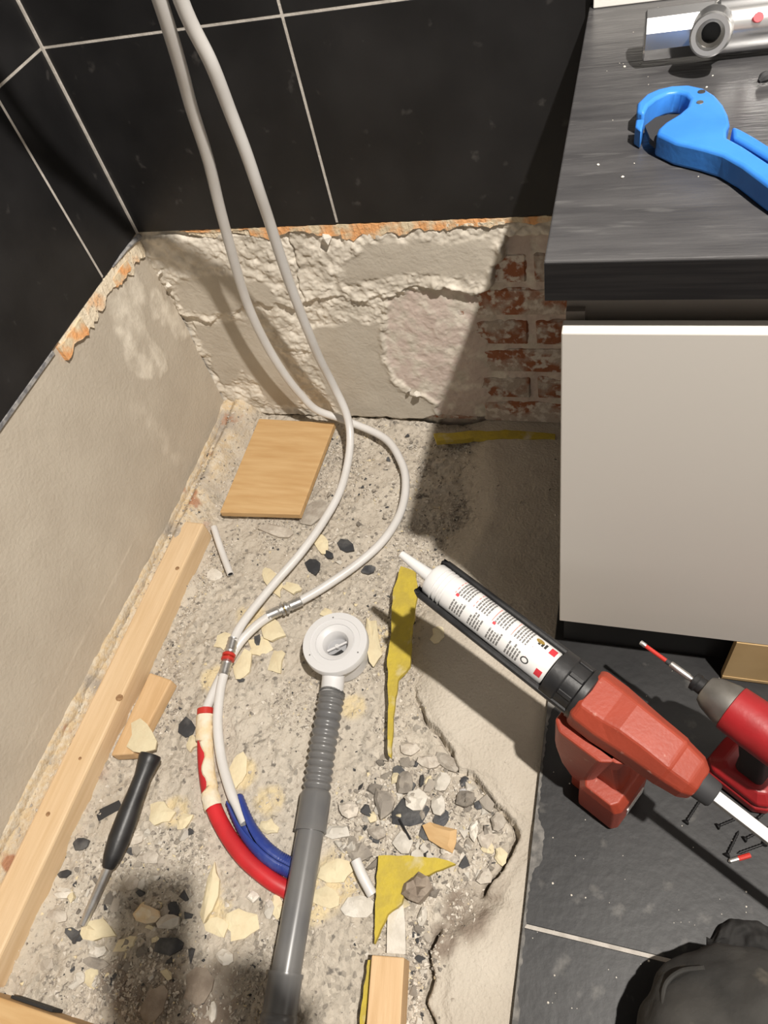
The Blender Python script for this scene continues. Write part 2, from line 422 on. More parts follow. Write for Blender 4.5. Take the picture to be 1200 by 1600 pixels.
# slab below and tile field around the pit
MB().box((-.1, -2.6, -.14), (2.5, .1, -.085)).build('slab', 'mortar_grey', floor, smooth=0)
def bed(lo3, hi3): MB().box(lo3, hi3).build('grout_bed', 'grout', floor, smooth=0)
bed((PIT_X + .006, -2.6, -.085), (2.5, .02, -.0008)); bed((-.012, -2.6, -.085), (PIT_X + .006, -1.243, -.0008))
TG = .004
def floor_tile(x0, x1, y0, y1):
    MB().box((x0, y0, -.011), (x1, y1, 0)).build('tile', 'floor_tile', floor, smooth=0, bevel=.0012, seg=1)
ys = [.0, -.279, -.880, -1.481, -2.082, -2.6]
for i in range(5):
    y1, y0 = ys[i] - TG / 2, ys[i + 1] + TG / 2
    for x0, x1 in ((PIT_X + .003, 1.372), (1.376, 1.976), (1.98, 2.5)):
        floor_tile(x0, x1, y0, y1)
for (x0, x1) in ((-.01, .17), (.174, PIT_X)):
    floor_tile(x0, x1, -1.85, -1.247); floor_tile(x0, x1, -2.454, -1.854)
# ragged adhesive crust left on the cut tile edge
crust = MB()
yy = -.53; prev = None
while yy > -1.2:
    w = .0015 + .011 * float(sstep(-.05, .5, fbm(np.array([yy]), np.array([1.0]), 14, 3)[0])) + .003 * rng.random(); q = (PIT_X + .0035, PIT_X + .004 + w, yy)
    if prev: crust.add([(prev[0], prev[2], .0001), (prev[1], prev[2], .0001), (q[1], q[2], .0001), (q[0], q[2], .0001), (prev[0], prev[2], .0012), (prev[1] - .001, prev[2], .0007), (q[1] - .001, q[2], .0007), (q[0], q[2], .0012)], [(0, 3, 2, 1), (4, 5, 6, 7), (0, 1, 5, 4), (1, 2, 6, 5), (2, 3, 7, 6), (3, 0, 4, 7)])
    prev = q; yy -= .004
crust.build('adhesive_crust', 'crust', floor, smooth=0)

# ------------------------------------------------------------------ back wall
TB = .452   # bottom of the wall tiles
YP = .009   # plaster plane behind the tile face
def W(pts, y=.009): return [tuple(PY(u, v, y)[[0, 2]]) for u, v in pts]
SM1 = W([(478, 512), (560, 498), (600, 512), (598, 545), (612, 590), (645, 612), (690, 630), (688, 658), (540, 655), (512, 620), (490, 570)])
SM2 = W([(300, 505), (392, 498), (430, 540), (470, 600), (470, 640), (420, 628), (382, 580), (350, 612), (330, 570)])
SM3 = W([(540, 402), (600, 372), (680, 372), (770, 362), (780, 400), (762, 436), (690, 428), (640, 418), (560, 442), (532, 440)])
SM4 = W([(270, 440), (330, 420), (420, 440), (440, 470), (330, 490), (285, 482)])
BR = W([(606, 476), (640, 458), (700, 452), (745, 462), (772, 440), (792, 372), (900, 366), (900, 700), (690, 690), (688, 628), (650, 612), (618, 592), (604, 548), (606, 512)])
UP = W([(200, 372), (840, 340), (790, 372), (772, 446), (735, 458), (690, 448), (640, 444), (610, 462), (560, 468), (500, 462), (455, 478), (400, 470), (330, 500), (285, 490), (255, 440)])
def hb(x, z):
    """outward relief (towards the room) of the back wall plaster"""
    n1 = fbm(x, z, 30, 4); n2 = fbm(x, z, 95, 3)
    jx = x + .012 * fbm(x, z, 45, 3); jz = z + .012 * fbm(x + 5, z, 45, 3)
    sm = np.maximum.reduce([sstep(-.004, .008, sdist(jx, jz, p)) for p in (SM1, SM2, SM3, SM4)])
    br = sstep(-.005, .003, sdist(jx, jz, BR))
    up = sstep(-.004, .002, sdist(jx, jz, UP))
    lay = np.floor((fbm(x, z * 1.7, 16, 3) * .5 + .5) * 5) / 5
    roughh = .0048 * n1 + .0034 * n2 + .0065 * (lay - .5)
    h = roughh * (1 - sm) + (.001 * fbm(x, z, 20, 3) + .0002 * n2) * sm
    h = h + .0065 * up * (.7 + .6 * vnoise(x * 22, z * 22))
    h = h * (1 - br) + (-.0022 - .0062 * sstep(.56, .64, x + .05 * n1) + (.0016 + .0034 * sstep(.56, .64, x)) * n1 + .0013 * n2) * br
    h = h + .004 * np.exp(-((sdist(jx, jz, BR) + .008) / .006) ** 2) * (.4 + vnoise(x * 40, z * 40))
    cx = .28 + .012 * fbm(z, z * 0, 30, 3)
    h = h - .006 * np.exp(-((x - cx - (z - .35) * .1) / .0018) ** 2) * sstep(.28, .33, z)
    # broken foot of the plaster
    foot = -.012 + .016 * fbm(x, x * 0 + 2, 14, 3)
    h = h - .02 * (1 - sstep(foot - .003, foot + .003, z))
    return h, sm, br, up
wx = np.arange(-.012, .83, .002); wz = np.arange(-.085, TB + .012, .002)
ax_, az_ = np.meshgrid(wx, wz, indexing='ij')
h_, sm_, br_, up_ = hb(ax_, az_)
def plaster_mat(name, base, base2, white, wmask):
    m, nt, b = new_mat(name); L = nt.links.new
    b.inputs['Roughness'].default_value = .93; b.inputs['Specular IOR Level'].default_value = .2
    tc = N(nt, 'ShaderNodeTexCoord')
    def noise(s, d=6, st=None):
        n = N(nt, 'ShaderNodeTexNoise'); n.inputs['Scale'].default_value = s; n.inputs['Detail'].default_value = d; v = tc.outputs['Object']
        if st:
            mp = N(nt, 'ShaderNodeMapping'); mp.inputs['Scale'].default_value = st; L(v, mp.inputs['Vector']); v = mp.outputs['Vector']
        L(v, n.inputs['Vector']); return n.outputs['Fac']
    def rng_(v, a, c):
        r = N(nt, 'ShaderNodeMapRange'); r.inputs['From Min'].default_value = a; r.inputs['From Max'].default_value = c; L(v, r.inputs['Value']); return r.outputs['Result']
    def mix(f, a, c):
        x = N(nt, 'ShaderNodeMix', data_type='RGBA'); L(f, x.inputs['Factor'])
        for s, v in (('A', a), ('B', c)):
            if isinstance(v, tuple): x.inputs[s].default_value = (*v, 1)
            else: L(v, x.inputs[s])
        return x.outputs['Result']
    def attr(n): a = N(nt, 'ShaderNodeAttribute'); a.attribute_name = n; return a.outputs['Fac']
    c = mix(rng_(noise(11), .35, .65), base, base2)
    c = mix(attr(wmask), c, mix(rng_(noise(28), .35, .62), white, base))
    mm = N(nt, 'ShaderNodeMath', operation='MULTIPLY'); L(attr('brickish'), mm.inputs[0]); L(rng_(noise(34), .36, .56), mm.inputs[1])
    c = mix(mm.outputs[0], c, (.60, .50, .44))
    L(c, b.inputs['Base Color'])
    bp = N(nt, 'ShaderNodeBump'); bp.inputs['Strength'].default_value = .35; bp.inputs['Distance'].default_value = .003
    L(noise(160, 5), bp.inputs['Height']); L(bp.outputs['Normal'], b.inputs['Normal'])
    return m
bme = grid_mesh('wall_back', wx, wz, lambda a, b: (a, YP - h_, b), dict(white=1 - sm_, brickish=br_))
bme.flip_normals()
bme.materials.append(plaster_mat('back_wall_plaster', (.55, .50, .42), (.49, .44, .365), (.80, .74, .64), 'white'))
wall_back = bpy.data.objects.new('wall_back', bme); col.objects.link(wall_back); tag(wall_back, kind='structure', label='hacked plaster and brick back wall below black tiles')
# bricks showing where the plaster came off (running bond)
BL, BH, BJ = .205, .056, .0115
bricks = MB().box((-.5, -.5, -.5), (.5, .5, .5))
def brick_mesh(i, l):
    me = bpy.data.meshes.new('brick'); bm = bmesh.new(); bmesh.ops.create_cube(bm, size=1)
    bmesh.ops.scale(bm, vec=(l, .03, BH), verts=bm.verts)
    bmesh.ops.bevel(bm, geom=bm.edges[:], offset=.004, segments=1, affect='EDGES')
    for v in bm.verts:
        r = random.Random(i * 100 + v.index); v.co += Vector(((r.random() - .5) * .003, (r.random() - .5) * .002, (r.random() - .5) * .003))
    bm.to_mesh(me); bm.free(); me.materials.append(MT['brick']); return me
bmeshes = [brick_mesh(i, BL) for i in range(3)] + [brick_mesh(9, BL * .48)]
for r in range(7):
    zc = -.015 + r * (BH + BJ) + BH / 2
    x0 = .37 + (.108 if r % 2 else 0)
    for k in range(3):
        xc = x0 + k * (BL + BJ) + BL / 2; me = bmeshes[(r + k) % 3]
        if xc + BL / 2 > .84: me = bmeshes[3]; xc = x0 + k * (BL + BJ) + BL * .24
        if xc - .03 > .82: continue
        if zc > .4: continue
        b = link('brick', me, None, wall_back, (xc, YP + .0045 + .015 + (rng.random() - .5) * .002, zc))
# wall tiles: rows of 0.30 m
def wall_tile(wall, lo3, hi3):
    MB().box(lo3, hi3).build('tile', 'tile', wall, smooth=0, bevel=.001, seg=1)
rows = [(TB, .7505), (.7535, 1.052), (1.055, 1.353), (1.356, 1.654), (1.657, 1.955), (1.958, 2.256), (2.259, 2.40)]
MB().box((-.02, .0007, TB + .003), (2.5, .012, 2.4)).build('grout_bed', 'grout', wall_back, smooth=0)
MB().box((-.03, .034, -.14), (2.5, .10, 2.4)).build('masonry', 'mortar_grey', wall_back, smooth=0)
for (z0, z1) in rows:
    for (x0, x1) in ((.001, .3815), (.385, .984), (.988, 1.587), (1.591, 2.19), (2.194, 2.5)):
        wall_tile(wall_back, (x0, 0, z0), (x1, .008, z1))
# strips of orange biscuit where the glaze broke away along the tile foot
def ragged(name, m, wall, a0, a1, ztop, dep, t0, t1, axis, seed, step=.006):
    r = random.Random(seed); n = max(2, int(abs(a1 - a0) / step)); top = []; bot = []
    for i in range(n + 1):
        a = a0 + (a1 - a0) * i / n
        d = dep(i / n) * (.86 + .28 * r.random())
        top.append((a, ztop - .0002 - .002 * r.random())); bot.append((a, ztop - d))
    mb = MB()
    for i in range(n):
        q = [top[i], top[i + 1], bot[i + 1], bot[i]]
        if axis == 'y': vs = [(p[0], t0 + (.0015 * r.random()), p[1]) for p in q] + [(p[0], t1, p[1]) for p in q]
        else: vs = [(t0 - .0015 * r.random(), p[0], p[1]) for p in q] + [(t1, p[0], p[1]) for p in q]
        mb.add(vs, [(0, 1, 2, 3), (7, 6, 5, 4), (0, 4, 5, 1), (1, 5, 6, 2), (2, 6, 7, 3), (3, 7, 4, 0)])
    return mb.build(name, m, wall, smooth=0)
ragged('broken_tile_edge', 'biscuit', wall_back, .085, .22, TB, lambda t: .003 + .004 * math.sin(3 * t) ** 2, .0008, .010, 'y', 1)
ragged('broken_tile_edge', 'biscuit_cream', wall_back, .10, .30, TB - .002, lambda t: .008 + .007 * math.sin(7 * t) ** 2, .0025, .012, 'y', 2)
ragged('broken_tile_edge', 'biscuit', wall_back, .22, .385, TB, lambda t: .015 + .006 * math.sin(9 * t), -.0004, .012, 'y', 3)
ragged('broken_tile_edge', 'biscuit', wall_back, .385, .54, TB, lambda t: .028 - .014 * t + .004 * math.sin(21 * t), -.0008, .012, 'y', 4)
ragged('broken_tile_edge', 'biscuit', wall_back, .54, .73, TB, lambda t: .015 - .005 * t + .003 * math.sin(17 * t), -.0004, .012, 'y', 5)
ragged('broken_tile_edge', 'biscuit_cream', wall_back, .56, .655, TB - .006, lambda t: .006, -.0006, .012, 'y', 6)

# ------------------------------------------------------------------ left wall
XP = -.005
ly = np.arange(-1.3, .012, .004); lz = np.arange(-.05, TB + .012, .004)
by_, bz_ = np.meshgrid(ly, lz, indexing='ij')
lm = 1 - sstep(.0, .09, polydist(by_, bz_, [tuple(PX(u, v, XP)[[1, 2]]) for u, v in [(205, 470), (235, 560)]], False) + .05 * fbm(by_ * 2.2, bz_ * .8, 16, 3))
lm2 = 1 - sstep(.0, .022, polydist(by_, bz_, [tuple(PX(u, v, XP)[[1, 2]]) for u, v in [(205, 630), (240, 670), (275, 720)]], False) + .02 * fbm(by_, bz_, 30, 3))
lm3 = 1 - sstep(.0, .05, polydist(by_, bz_, [tuple(PX(u, v, XP)[[1, 2]]) for u, v in [(250, 470), (285, 520)]], False) + .035 * fbm(by_, bz_, 26, 3))
lwhite = np.clip(np.maximum.reduce([sstep(.42, .62, lm), .5 * lm2, .9 * sstep(.4, .65, lm3)]), 0, 1)
# thin long scratch
scr = np.exp(-(polydist(by_, bz_, [tuple(PX(u, v, XP)[[1, 2]]) for u, v in [(30, 1190), (150, 960), (215, 830)]], False) / .002) ** 2)
lwhite = np.clip(lwhite + .5 * scr, 0, 1)
lh = .0012 * fbm(by_, bz_, 9, 3) + .0003 * fbm(by_, bz_, 90, 3) + .0012 * lwhite * (1 + fbm(by_, bz_, 50, 3)) - .0006 * scr
lme = grid_mesh('wall_left', ly, lz, lambda a, b: (XP + lh, a, b), dict(white=lwhite, brickish=0 * lwhite))
lme.materials.append(plaster_mat('left_wall_plaster', (.50, .445, .365), (.46, .405, .33), (.70, .64, .54), 'white'))
wall_left = bpy.data.objects.new('wall_left', lme); col.objects.link(wall_left); tag(wall_left, kind='structure', label='smooth grey plastered left wall below black tiles')
MB().box((-.012, -2.6, TB + .003), (-.0007, .0, 2.4)).build('grout_bed', 'grout', wall_left, smooth=0)
MB().box((-.1, -2.6, -.14), (-.016, .1, 2.4)).build('masonry', 'mortar_grey', wall_left, smooth=0)
MB().box((-.016, -2.6, -.085), (-.008, -1.3, TB + .01)).build('lower_plaster', 'mortar_pale', wall_left, smooth=0)
for (z0, z1) in rows:
    for (y1, y0) in ((-.001, -.130), (-.134, -.733), (-.737, -1.336), (-1.34, -1.939), (-1.943, -2.6)):
        wall_tile(wall_left, (-.008, y0, z0), (0, y1, z1))
ragged('broken_tile_edge', 'biscuit_cream', wall_left, -.004, -.29, TB, lambda t: .034 - .010 * t + .006 * math.sin(11 * t) + .003 * math.sin(37 * t), .0012, -.010, 'x', 11, .007)
ragged('broken_tile_edge', 'biscuit', wall_left, -.225, -.298, TB - .004, lambda t: .026 + .006 * math.sin(9 * t), .0035, -.010, 'x', 12, .007)
ragged('broken_tile_edge', 'biscuit', wall_left, -.06, -.115, TB - .012, lambda t: .020, .0028, -.010, 'x', 13, .006)
MB().box((-.008, -1.3, TB - .007), (.0006, -.31, TB)).build('edge_profile', 'sealant', wall_left, smooth=0, bevel=.0006, seg=1)
MB().tube(crom([(.001, -.001, TB - .008), (.002, -.02, TB - .004), (.0015, -.05, TB - .001), (.001, -.10, TB)], 5), [.006, .006, .0055, .005, .005, .0045, .004, .004, .004, .0035, .003, .003, .003, .002, .002, .0015], 8).build('sealant_bead', 'sealant', wall_left)
MB().box((-.002, -.0035, TB), (.0035, .002, 2.4)).build('corner_grout', 'grout', wall_left, smooth=0)
# lumps of old plaster hanging in the corner
for i, (u, v, s) in enumerate([(262, 447, .008), (250, 425, .006), (510, 372, .011), (640, 610, .006), (652, 616, .009)]):
    p = PY(u, v, -.004) if u > 240 else PX(u, v, .004)
    bm = bmesh.new()
    for k in range(14): bm.verts.new(Vector((rng.gauss(0, 1), rng.gauss(0, 1), rng.gauss(0, 1))).normalized() * s * (.6 + .5 * rng.random()))
    bmesh.ops.convex_hull(bm, input=bm.verts); me = bpy.data.meshes.new('plaster_lump'); bm.to_mesh(me); bm.free(); me.materials.append(MT['mortar_white'])
    link('plaster_lump', me, None, wall_back, tuple(p))

# ------------------------------------------------------------------ rest of the room
tag(MB().box((-.1, -2.6, 2.40), (2.5, .1, 2.46)).build('ceiling', 'white_paint', smooth=0), kind='structure')
tag(MB().box((2.5, -2.6, -.14), (2.58, .1, 2.4)).build('wall_right', 'white_paint', smooth=0), kind='structure')
dl = thing('ceiling_downlight', 'small round recessed ceiling downlight lighting the corner', 'lamp', (LAMP[0], LAMP[1], 2.375))
MB().lathe([(0, .045), (.004, .047), (.024, .047), (.024, .030), (.008, .030)], (LAMP[0], LAMP[1], 2.374), (0, 0, 1), 28, caps=False).build('trim_ring', 'white_plastic', dl)
lo.parent = dl; lo.location = (0, 0, 2.352 - 2.375)

# ------------------------------------------------------------------ vanity cabinet and worktop
CX0, CX1, CYF, CTOP = .785, 1.385, -.498, .722
cab = thing('vanity_cabinet', 'pale grey handleless vanity cabinet under the dark worktop', 'cabinet', (1.085, -.25, 0))
body = MB()
body.box((CX0 + .002, -.475, .105), (CX0 + .018, -.012, .655)); body.box((CX1 - .018, -.475, .105), (CX1 - .002, -.012, .655))
body.box((CX0 + .018, -.475, .105), (CX1 - .018, -.012, .121)); body.box((CX0 + .018, -.03, .121), (CX1 - .018, -.02, .655))
body.build('carcass', 'carcass', cab, smooth=0)
MB().box((CX0 + .002, -.468, .600), (CX1 - .002, -.012, .6835)).build('top_rail', 'carcass', cab, smooth=0)
MB().box((CX0, CYF, .120), (CX1, -.480, .650)).build('door', 'door', cab, smooth=0, bevel=.0012)
MB().box((CX0 + .004, -.466, .0005), (CX1, -.450, .105)).build('plinth', 'plinth', cab, smooth=0)
MB().box((CX0 + .004, -.45, .0005), (CX0 + .02, -.03, .105)).build('plinth', 'plinth', cab, smooth=0)
wt = thing('worktop', 'dark grey wood-look worktop lying on the vanity cabinet', 'worktop', (1.1, -.25, .684))
MB().box((.771, -.497, .6845), (1.60, -.002, CTOP)).build('top_board', 'worktop', wt, smooth=0, bevel=.0015)
MB().box((.7715, -.4985, .685), (1.60, -.4968, CTOP - .0016)).build('front_edge_band', 'worktop_edge', wt, smooth=0)
up_ = MB().box((.776, -.016, CTOP + .0004), (1.60, -.001, CTOP + .048)).build('worktop_upstand', 'white_paint', smooth=0, bevel=.001)
tag(up_, 'white upstand strip along the wall behind the worktop', 'upstand')
box = MB().box((1.020, -.499, .0006), (1.33, -.4875, .1185))
bxo = thing('cardboard_box', 'flat brown cardboard box standing against the cabinet foot', 'box', (1.17, -.493, 0))
box.build('front_panel', 'cardboard', bxo, smooth=0)
MB().box((1.020, -.5005, .006), (1.33, -.4995, .012)).build('flap_edge', 'cardboard', bxo, smooth=0)

# ------------------------------------------------------------------ chrome mixer tap on the worktop
mx = thing('mixer_tap', 'chrome bar mixer tap lying on the worktop', 'tap', (.92, -.165, CTOP))
mz, my = CTOP + .0245, -.166
MB().lathe([(0, .0205), (.0015, .0225), (.062, .0225), (.064, .021)], (.834, my, mz), (1, .03, 0), 10, up=(0, -.55, 1)).build('control_knob', 'chrome', mx, smooth=20)
MB().lathe([(0, .021), (.003, .0235), (.20, .0235), (.204, .022)], (.898, my + .002, mz), (1, .03, 0), 32).build('valve_body', 'chrome', mx)
MB().lathe([(0, .0225), (.003, .0225), (.065, .0225), (.067, .02)], (1.104, my + .008, mz), (1, .03, 0), 10, up=(0, -.55, 1)).build('control_knob', 'chrome', mx, smooth=20)
od = Vector((-.10, -1, .30)).normalized(); op = Vector((.897, my, mz))
ot = MB().lathe([(.0, .021), (.016, .0205), (.026, .0165), (.038, .0150), (.0385, .0175), (.052, .0180), (.0535, .0165), (.0535, .0125), (.030, .0115)], op, od, 32, caps=False).build('outlet_stub', 'chrome', mx)
MB().lathe([(.034, .0118), (.033, .0085), (.020, .0080)], op, od, 24, caps=False).build('outlet_seat', 'grey_metal', ot); MB().lathe([(.024, .0083), (.0238, .0003)], op, od, 24, caps=False).build('outlet_bore', 'dark_hole', ot)
MB().lathe([(0, .0045), (.0008, .0042)], (.934, my - .0195, mz + .0135), (0, -.82, .57), 16).build('red_mark', 'print_red', mx)

# ------------------------------------------------------------------ blue pipe cutter
ZC = CTOP + .021
def CC(x, y, z=ZC): return tuple(PZ(960 + x / 5.0, y / 5.0, z)[:2])
cut = thing('pipe_cutter', 'blue plastic pipe cutter with a curved open jaw', 'pipe cutter', (*CC(600, 900), CTOP))
outer = [(175, 865), (180, 800), (250, 730), (340, 690), (450, 665), (580, 658), (700, 685), (790, 740), (850, 810), (890, 890), (905, 960), (880, 1010), (880, 1070), (1010, 1140), (1200, 1265), (1500, 1450), (1900, 1700), (1880, 1850), (1700, 1760), (1400, 1570), (1200, 1440), (1000, 1290), (850, 1205), (700, 1160), (480, 1110), (330, 1040), (345, 1000), (400, 950), (500, 890), (570, 830), (592, 770), (560, 730), (500, 712), (420, 722), (330, 762), (265, 815), (232, 880)]
MB().prism([CC(*p) for p in outer], CTOP + .0005, ZC).build('jaw_and_handle', 'blue_tool', cut, bevel=.0028, seg=3, smooth=40)
MB().prism([CC(*p) for p in [(172, 895), (240, 890), (215, 985), (165, 950)]], CTOP + .0005, ZC - .004).build('jaw_tip', 'blue_tool', cut, bevel=.0015, smooth=40)
lever = [(925, 965), (1000, 1000), (1100, 1055), (1300, 1180), (1600, 1360), (1980, 1590), (2000, 1680), (1600, 1460), (1300, 1280), (1080, 1145), (930, 1060)]
MB().prism([CC(*p) for p in lever], CTOP + .003, ZC - .001).build('lever', 'blue_tool', cut, bevel=.0028, seg=3, smooth=40)
MB().prism([CC(*p) for p in [(245, 905), (330, 840), (430, 815), (520, 815), (575, 800), (600, 860), (480, 950), (390, 1010), (330, 1040), (285, 1000)]], CTOP + .0075, CTOP + .0125).build('blade', 'dark_rubber', cut, smooth=0)
for (x, y, r) in ((680, 718, .0035), (668, 800, .0032)):
    c = CC(x, y); MB().lathe([(0, r), (.0006, r * .9)], (c[0], c[1], ZC - .0001), (0, 0, 1), 16).build('pivot_pin', 'dark_rubber' if y < 760 else 'grey_metal', cut)
c0, c1 = CC(345, 1135, CTOP + .011), CC(440, 1180, CTOP + .011)
# small dark offcut at the right edge of the worktop
p = PZ(1196, 125, CTOP + .004)
tag(MB().tube(crom([p + np.array([-.006, -.004, .001]), p + np.array([.0, .0, .003]), p + np.array([.012, .002, .002]), p + np.array([.026, .006, .0])], 4), [.002, .003, .0045, .005, .005, .0045, .005, .0055, .005, .005, .004, .003, .002], 8).build('rubber_scrap', 'dark_rubber'), 'crumpled dark rubber scrap lying on the worktop', 'scrap')

# ------------------------------------------------------------------ the two white supply pipes
def V(*a): return np.array(a, float)
A_up = [V(.44, -.014, 1.62), V(.45, -.12, 1.63), V(.465, -.32, 1.55), V(.465, -.43, 1.40), V(.452, -.42, 1.24), V(.43, -.35, 1.10), V(.40, -.29, .98), V(.363, -.238, .857), V(.338, -.206, .786), V(.314, -.178, .725), V(.290, -.148, .646), V(.260, -.120, .556), V(.222, -.087, .408), V(.208, -.071, .322), V(.205, -.058, .237), V(.210, -.047, .160), V(.222, -.039, .099), V(.243, -.034, .048)]
A_lo = [PZ(540, 657, .012), PZ(600, 684, -.008), PZ(626, 720, -.012), PZ(634, 755, -.014), PZ(626, 800, -.017), PZ(600, 843, -.018), PZ(560, 880, -.018), PZ(505, 918, -.016), PZ(462, 943, -.012)]
A_lo2 = [PZ(428, 958, -.010), PZ(400, 978, -.012), PZ(372, 1008, -.016), PZ(348, 1052, -.018), PZ(332, 1085, -.014), PZ(322, 1108, -.008)]
B_up = [V(.50, -.014, 1.60), V(.50, -.12, 1.61), V(.50, -.30, 1.53), V(.488, -.41, 1.38), V(.470, -.405, 1.24), V(.450, -.345, 1.10), V(.418, -.285, .98), V(.384, -.234, .853), V(.378, -.208, .783), V(.367, -.184, .720), V(.359, -.166, .660), V(.349, -.149, .598), V(.339, -.132, .544), V(.326, -.112, .467), V(.318, -.098, .403), V(.311, -.081, .309), V(.305, -.062, .217), V(.307, -.048, .134)]
B_lo = [PZ(540, 643, .075), PZ(547, 678, .040), PZ(544, 720, .018), PZ(531, 768, .006), PZ(505, 815, .000), PZ(470, 864, -.005), PZ(430, 910, -.008), PZ(393, 955, -.006), PZ(372, 985, -.004), PZ(362, 1008, -.004)]
B_lo2 = [PZ(352, 1045, -.004), PZ(344, 1080, -.006), PZ(340, 1130, -.010), PZ(346, 1185, -.012), PZ(360, 1235, -.012), PZ(372, 1262, -.013), PZ(383, 1286, -.014)]
R16 = .0082
ha = thing('supply_pipe', 'white plastic pipe whose coupling is plain metal, joined to the red sleeved pipe', 'pipe', A_lo[-1])
MB().tube(crom(A_up + A_lo, 8), R16, 14).build('pipe_run', 'pipe_white', ha)
MB().tube(crom(A_lo2, 8), R16, 14).build('pipe_tail', 'pipe_white', ha)
hb_ = thing('supply_pipe', 'white plastic pipe whose coupling has red rings, joined to the blue sleeved pipe', 'pipe', B_lo[-1])
MB().tube(crom(B_up + B_lo, 8), R16, 14).build('pipe_run', 'pipe_white', hb_)
MB().tube(crom(B_lo2, 8), R16, 14).build('pipe_tail', 'pipe_white', hb_)
def coupling(root, p0, p1, ring):
    p0 = Vector(p0); p1 = Vector(p1); ax = (p1 - p0); L = ax.length + .024; s = p0 - ax.normalized() * .012; ax.normalize()
    prof = [(0, .0085)]
    for a in np.linspace(.0, .33, 7): prof += [(L * a, .0088 if int(round(a / .055)) % 2 else .0097)]
    prof += [(L * .36, .0085), (L * .40, .0085)]; c = [(L * .6, .0085), (L * .64, .0085)]
    for a in np.linspace(.67, 1., 7): c += [(L * a, .0088 if int(round(a / .055)) % 2 else .0097)]
    c += [(L, .0085)]
    MB().lathe(prof, s, ax, 18).build('crimp_sleeve', 'steel', root); MB().lathe(c, s, ax, 18).build('crimp_sleeve', 'steel', root)
    m = 'red_ring' if ring else 'steel'
    for a in (.40, .515):
        MB().lathe([(L * a, .0095), (L * a + .002, .0118), (L * (a + .085), .0118), (L * (a + .1), .0095)], s, ax, 18).build('coupling_ring', m, root)
    MB().lathe([(L * .38, .0080), (L * .62, .0080)], s, ax, 14).build('coupling_core', 'brass', root)
coupling(ha, A_lo[-1], A_lo2[0], False); coupling(hb_, B_lo[-1], B_lo2[0], True)
# red sleeve with foam crust
RS = [PZ(321, 1108, -.010), PZ(320, 1150, -.014), PZ(322, 1200, -.016), PZ(331, 1252, -.017), PZ(350, 1295, -.018), PZ(380, 1338, -.019), PZ(420, 1373, -.025), PZ(448, 1390, -.032), PZ(462, 1398, -.037)]
red = thing('sleeved_pipe', 'pipe end in a red sleeve crusted with cream foam', 'pipe sleeve', RS[4])
pth = crom(RS, 8)
MB().tube(pth, .0125, 16).build('red_sleeve', 'red_sleeve', red)
MB().lathe([(0, .0118), (.0, .0138), (.010, .0138), (.010, .0118)], pth[0], Vector(pth[2]) - Vector(pth[0]), 18, caps=False).build('sleeve_collar', 'red_ring', red)
cp = pth[2:27]
# ragged half shell of foam over the upper right of the sleeve
def shell(path, r, a_lo, a_hi, seg, seed):
    rr_ = random.Random(seed); pts = [Vector(p) for p in path]; n = len(pts); vs = []; fs = []
    for i, p in enumerate(pts):
        t = (pts[min(i + 1, n - 1)] - pts[max(i - 1, 0)]).normalized(); side = t.cross(Vector((0, 0, 1))).normalized(); upv = side.cross(t)
        lo_ = a_lo(i / (n - 1)) + .25 * (rr_.random() - .5); hi_ = a_hi(i / (n - 1)) + .2 * (rr_.random() - .5)
        for k in range(seg + 1):
            a = lo_ + (hi_ - lo_) * k / seg; q = r + .0012 * rr_.random() - (.0018 if k in (0, seg) else 0)
            vs.append(p + (upv * math.cos(a) + side * math.sin(a)) * q)
    for i in range(n - 1):
        for k in range(seg): fs.append((i * (seg + 1) + k, i * (seg + 1) + k + 1, (i + 1) * (seg + 1) + k + 1, (i + 1) * (seg + 1) + k))
    return MB().add(vs, fs)
shell(cp, .0142, lambda t: -1.75, lambda t: 1.8 if t < .33 else (.05 + .3 * math.sin(t * 23) if t < .80 else 1.3), 9, 3).build('foam_crust', 'foam_crust', red)
# blue sleeve, slit open along its top
BS = [PZ(366, 1248, -.013), PZ(378, 1278, -.015), PZ(392, 1304, -.017), PZ(412, 1328, -.018), PZ(432, 1344, -.022), PZ(448, 1353, -.027), PZ(458, 1358, -.031)]
blue = thing('sleeved_pipe', 'pipe end in a split blue corrugated sleeve beside the red one', 'pipe sleeve', BS[3])
bp_ = crom(BS, 10)
def bsleeve(path, r):
    pts = [Vector(p) for p in path]; n = len(pts); vs = []; fs = []; seg = 18
    for i, p in enumerate(pts):
        t = (pts[min(i + 1, n - 1)] - pts[max(i - 1, 0)]).normalized(); side = t.cross(Vector((0, 0, 1))).normalized(); upv = side.cross(t)
        f = i / (n - 1); gap = .75 - 1.6 * f if f < .45 else .03
        q = r + .0007 * (i % 2)
        for k in range(seg + 1):
            a = gap + (2 * math.pi - 2 * gap) * k / seg
            vs.append(p + (upv * math.cos(a) - side * math.sin(a)) * q)
    for i in range(n - 1):
        for k in range(seg): fs.append((i * (seg + 1) + k, i * (seg + 1) + k + 1, (i + 1) * (seg + 1) + k + 1, (i + 1) * (seg + 1) + k))
    return MB().add(vs, fs)
o = bsleeve(bp_, .0140).build('blue_sleeve', 'blue_sleeve', blue)
sd = o.modifiers.new('wall', 'SOLIDIFY'); sd.thickness = .0014; sd.offset = -1

